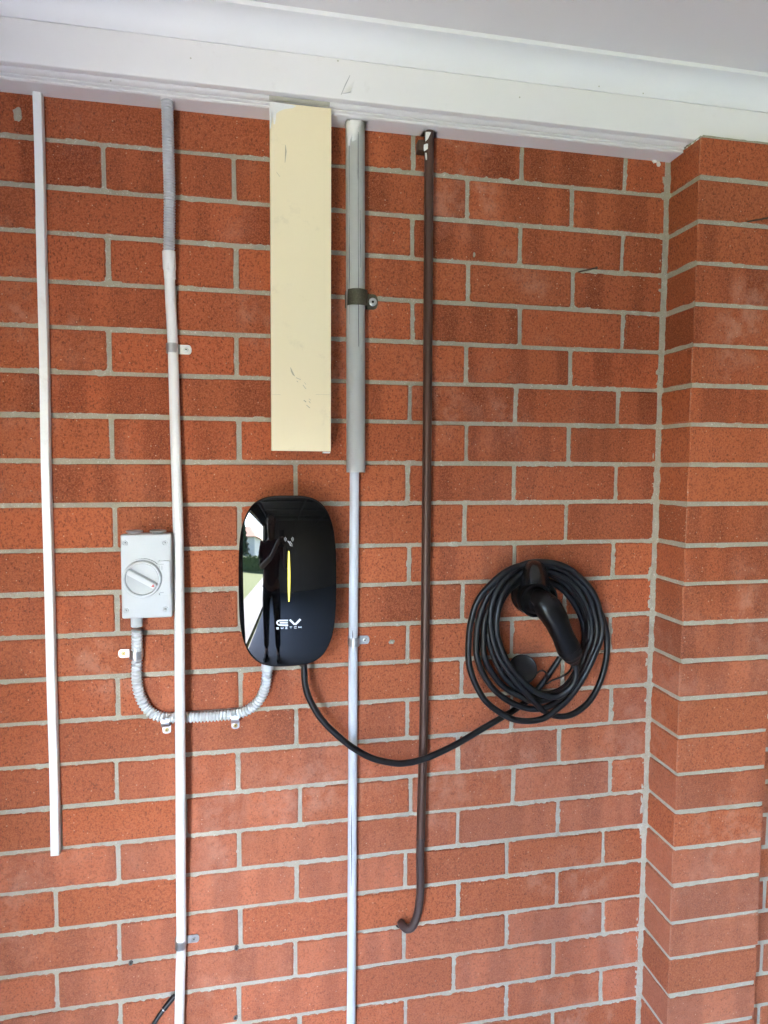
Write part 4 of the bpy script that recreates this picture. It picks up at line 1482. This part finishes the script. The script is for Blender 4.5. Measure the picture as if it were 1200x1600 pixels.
hd = thing('hedge', 'clipped green hedge at the end of the lawn', 'hedge', (-7, -11.5, 0))
leafy('foliage', 9000, lambda g: np.array([g.uniform(-15, -1.5), -11.5 + g.uniform(-.5, .5), g.uniform(-.03, .95)]), .09, M['hedge'], hd, 3)
bm = bmesh.new()
box(bm, -15, -1.5, -11.9, -11.1, -.03, .88)
obj('core', bm, M['hedge'], hd)
hs = thing('house', 'white rendered house beyond the hedge', 'house', (-13, -30, 0))
bm = bmesh.new()
box(bm, -21, -8, -34, -26, -.1, 3.2)
obj('wall', bm, M['house'], hs)
bm = bmesh.new()
v = [bm.verts.new(c) for c in ((-21.5, -34.5, 3.2), (-7.5, -34.5, 3.2), (-7.5, -25.5, 3.2), (-21.5, -25.5, 3.2), (-18, -30, 5.2), (-11, -30, 5.2))]
for f in ((0, 1, 5, 4), (1, 2, 5), (2, 3, 4, 5), (3, 0, 4), (3, 2, 1, 0)):
    bm.faces.new([v[i] for i in f])
obj('roof', bm, M['tile'], hs)
for x in (-19.0, -15.5, -11.5):
    bm = bmesh.new()
    box(bm, x, x + 1.5, -26.03, -25.94, 1.0, 2.2)
    obj('window', bm, M['glass'], hs)
for i, (x, y, h) in enumerate(((-9.6, -22, 4.6), (-13.5, -23, 6.0))):
    tr_ = thing('pine_tree', ('dark pine in front of the white house' if i == 0 else 'tall dark pine left of the white house'), 'tree', (x, y, -.1), 'pines beyond the hedge')
    bm = bmesh.new()
    sweep(bm, [Vector((x, y, -.1)), Vector((x + .05, y, h * .5)), Vector((x, y, h))], [.18, .11, .02], 10)
    obj('trunk', bm, M['bark'], tr_)

    def fn(g, x=x, y=y, h=h):
        s = g.random() ** .8
        lay = (math.sin(s * 40) * .25 + .8)
        r = (1 - s) * 1.7 * lay * math.sqrt(g.random()) + .1
        a = g.uniform(0, 6.283)
        return np.array([x + r * math.cos(a), y + r * math.sin(a), .9 + s * (h - .7) - r * .2])
    leafy('crown', 5000, fn, .16, M['leaf'], tr_, 40 + i)

# the photographer, mirrored in the charger
PXo, PYo = .06, -1.86
man = thing('person', 'person in a maroon shirt and dark trousers holding up a phone', 'person', (PXo, PYo, 0))


def skinned(name, verts, edges, radii, mat, parent, sub=1):
    me = bpy.data.meshes.new(name)
    me.from_pydata([tuple(v) for v in verts], edges, [])
    o = mesh_obj(name, me, mat, parent)
    o.modifiers.new('skin', 'SKIN')
    if not me.skin_vertices:
        bpy.context.view_layer.objects.active = o
    lay = me.skin_vertices[0].data if me.skin_vertices else None
    if lay is None:
        return o
    for i, r in enumerate(radii):
        lay[i].radius = (r, r) if not isinstance(r, tuple) else r
    lay[0].use_root = True
    ss = o.modifiers.new('sub', 'SUBSURF')
    ss.levels = sub
    ss.render_levels = sub
    for p_ in me.polygons:
        p_.use_smooth = True
    return o


def W3(x, y, z):
    return Vector((PXo + x, PYo + y, z))


bv = [W3(0, 0, .95), W3(0, .0, 1.12), W3(0, -.01, 1.32), W3(0, 0, 1.43), W3(0, .02, 1.50), W3(0, .05, 1.57), W3(0, .055, 1.66), W3(0, .05, 1.73)]
be = [(0, 1), (1, 2), (2, 3), (3, 4), (4, 5), (5, 6), (6, 7)]
br_ = [(.16, .11), (.15, .10), (.17, .11), (.10, .08), (.06, .06), (.085, .095), (.09, .105), (.06, .07)]
for s in (-1, 1):
    i = len(bv)
    bv += [W3(s * .10, .0, .88), W3(s * .115, .02, .50), W3(s * .13, .0, .10), W3(s * .14, .10, .04)]
    be += [(0, i), (i, i + 1), (i + 1, i + 2), (i + 2, i + 3)]
    br_ += [(.085, .09), .058, .04, .035]
    i = len(bv)
    bv += [W3(s * .19, 0, 1.40), W3(s * .25 + .05, .06, 1.15), W3(s * .12 + .15, .27, 1.27), CAM + Vector((s * .052, -.06, -.085))]
    be += [(2, i), (i, i + 1), (i + 1, i + 2), (i + 2, i + 3)]
    br_ += [.062, .045, .034, .028]
    hand = len(bv) - 1
    for k, (dx, dz, L_) in enumerate(((.0, .052, .9), (.006, .034, 1.), (.004, .016, .95), (.0, -.002, .75))):
        i = len(bv)
        bv += [bv[hand] + Vector((-s * .012 + s * dx, .03, dz - .02)), bv[hand] + Vector((-s * .03 * L_, .052, dz - .016)), bv[hand] + Vector((-s * .058 * L_, .048, dz - .012))]
        be += [(hand, i), (i, i + 1), (i + 1, i + 2)]
        br_ += [.0095, .0085, .007]
    i = len(bv)
    bv += [bv[hand] + Vector((-s * .018, .0, .03)), bv[hand] + Vector((-s * .05, .008, .052))]
    be += [(hand, i), (i, i + 1)]
    br_ += [.011, .009]
skinned('body', bv, be, br_, M['skin'], man, 2)
sv_ = [W3(0, 0, .88), W3(0, 0, 1.12), W3(0, -.01, 1.32), W3(0, 0, 1.41)]
se_ = [(0, 1), (1, 2), (2, 3)]
sr_ = [(.18, .125), (.168, .118), (.188, .125), (.11, .09)]
for s in (-1, 1):
    i = len(sv_)
    sv_ += [W3(s * .19, 0, 1.40), W3(s * .238 + .035, .045, 1.22)]
    se_ += [(2, i), (i, i + 1)]
    sr_ += [.076, .066]
skinned('shirt', sv_, se_, sr_, M['shirt'], man, 2)
sv_ = [W3(0, 0, 1.0)]
se_, sr_ = [], [(.15, .105)]
for s in (-1, 1):
    i = len(sv_)
    sv_ += [W3(s * .10, 0, .86), W3(s * .115, .02, .50), W3(s * .13, 0, .12)]
    se_ += [(0, i), (i, i + 1), (i + 1, i + 2)]
    sr_ += [(.098, .10), .072, .058]
skinned('trousers', sv_, se_, sr_, M['trouser'], man, 2)
for s in (-1, 1):
    skinned('shoe', [W3(s * .13, -.03, .05), W3(s * .135, .08, .045), W3(s * .145, .19, .035)], [(0, 1), (1, 2)], [(.05, .05), (.05, .042), (.04, .028)], M['shoe'], man, 2)
skinned('hair', [W3(0, .0, 1.64), W3(0, .02, 1.70), W3(0, .05, 1.74)], [(0, 1), (1, 2)], [.085, .098, .07], M['hair'], man, 2)
for nm, loc, sc3, mt in (('nose', (0, .150, 1.655), (.014, .02, .024), 'skin'), ('eye', (-.034, .135, 1.685), (.012, .01, .008), 'hair'), ('eye', (.034, .135, 1.685), (.012, .01, .008), 'hair'),
                         ('mouth', (0, .140, 1.612), (.024, .008, .006), 'shirt'), ('ear', (-.092, .05, 1.66), (.012, .02, .032), 'skin'), ('ear', (.092, .05, 1.66), (.012, .02, .032), 'skin')):
    bm = bmesh.new()
    bmesh.ops.create_icosphere(bm, subdivisions=2, radius=1.0)
    for v in bm.verts:
        v.co = W3(*loc) + Vector((v.co.x * sc3[0], v.co.y * sc3[1], v.co.z * sc3[2]))
    obj(nm, bm, M[mt], man, smooth=True)
ph = thing('phone', 'black phone held up in both hands', 'phone', CAM + Vector((0, -.03, -.07)))
bm = bmesh.new()
box(bm, CAM.x - .038, CAM.x + .038, CAM.y - .036, CAM.y - .027, CAM.z - .13, CAM.z + .018, .004, 2)
obj('case', bm, M['matte_black'], ph, smooth=True, angle=40)
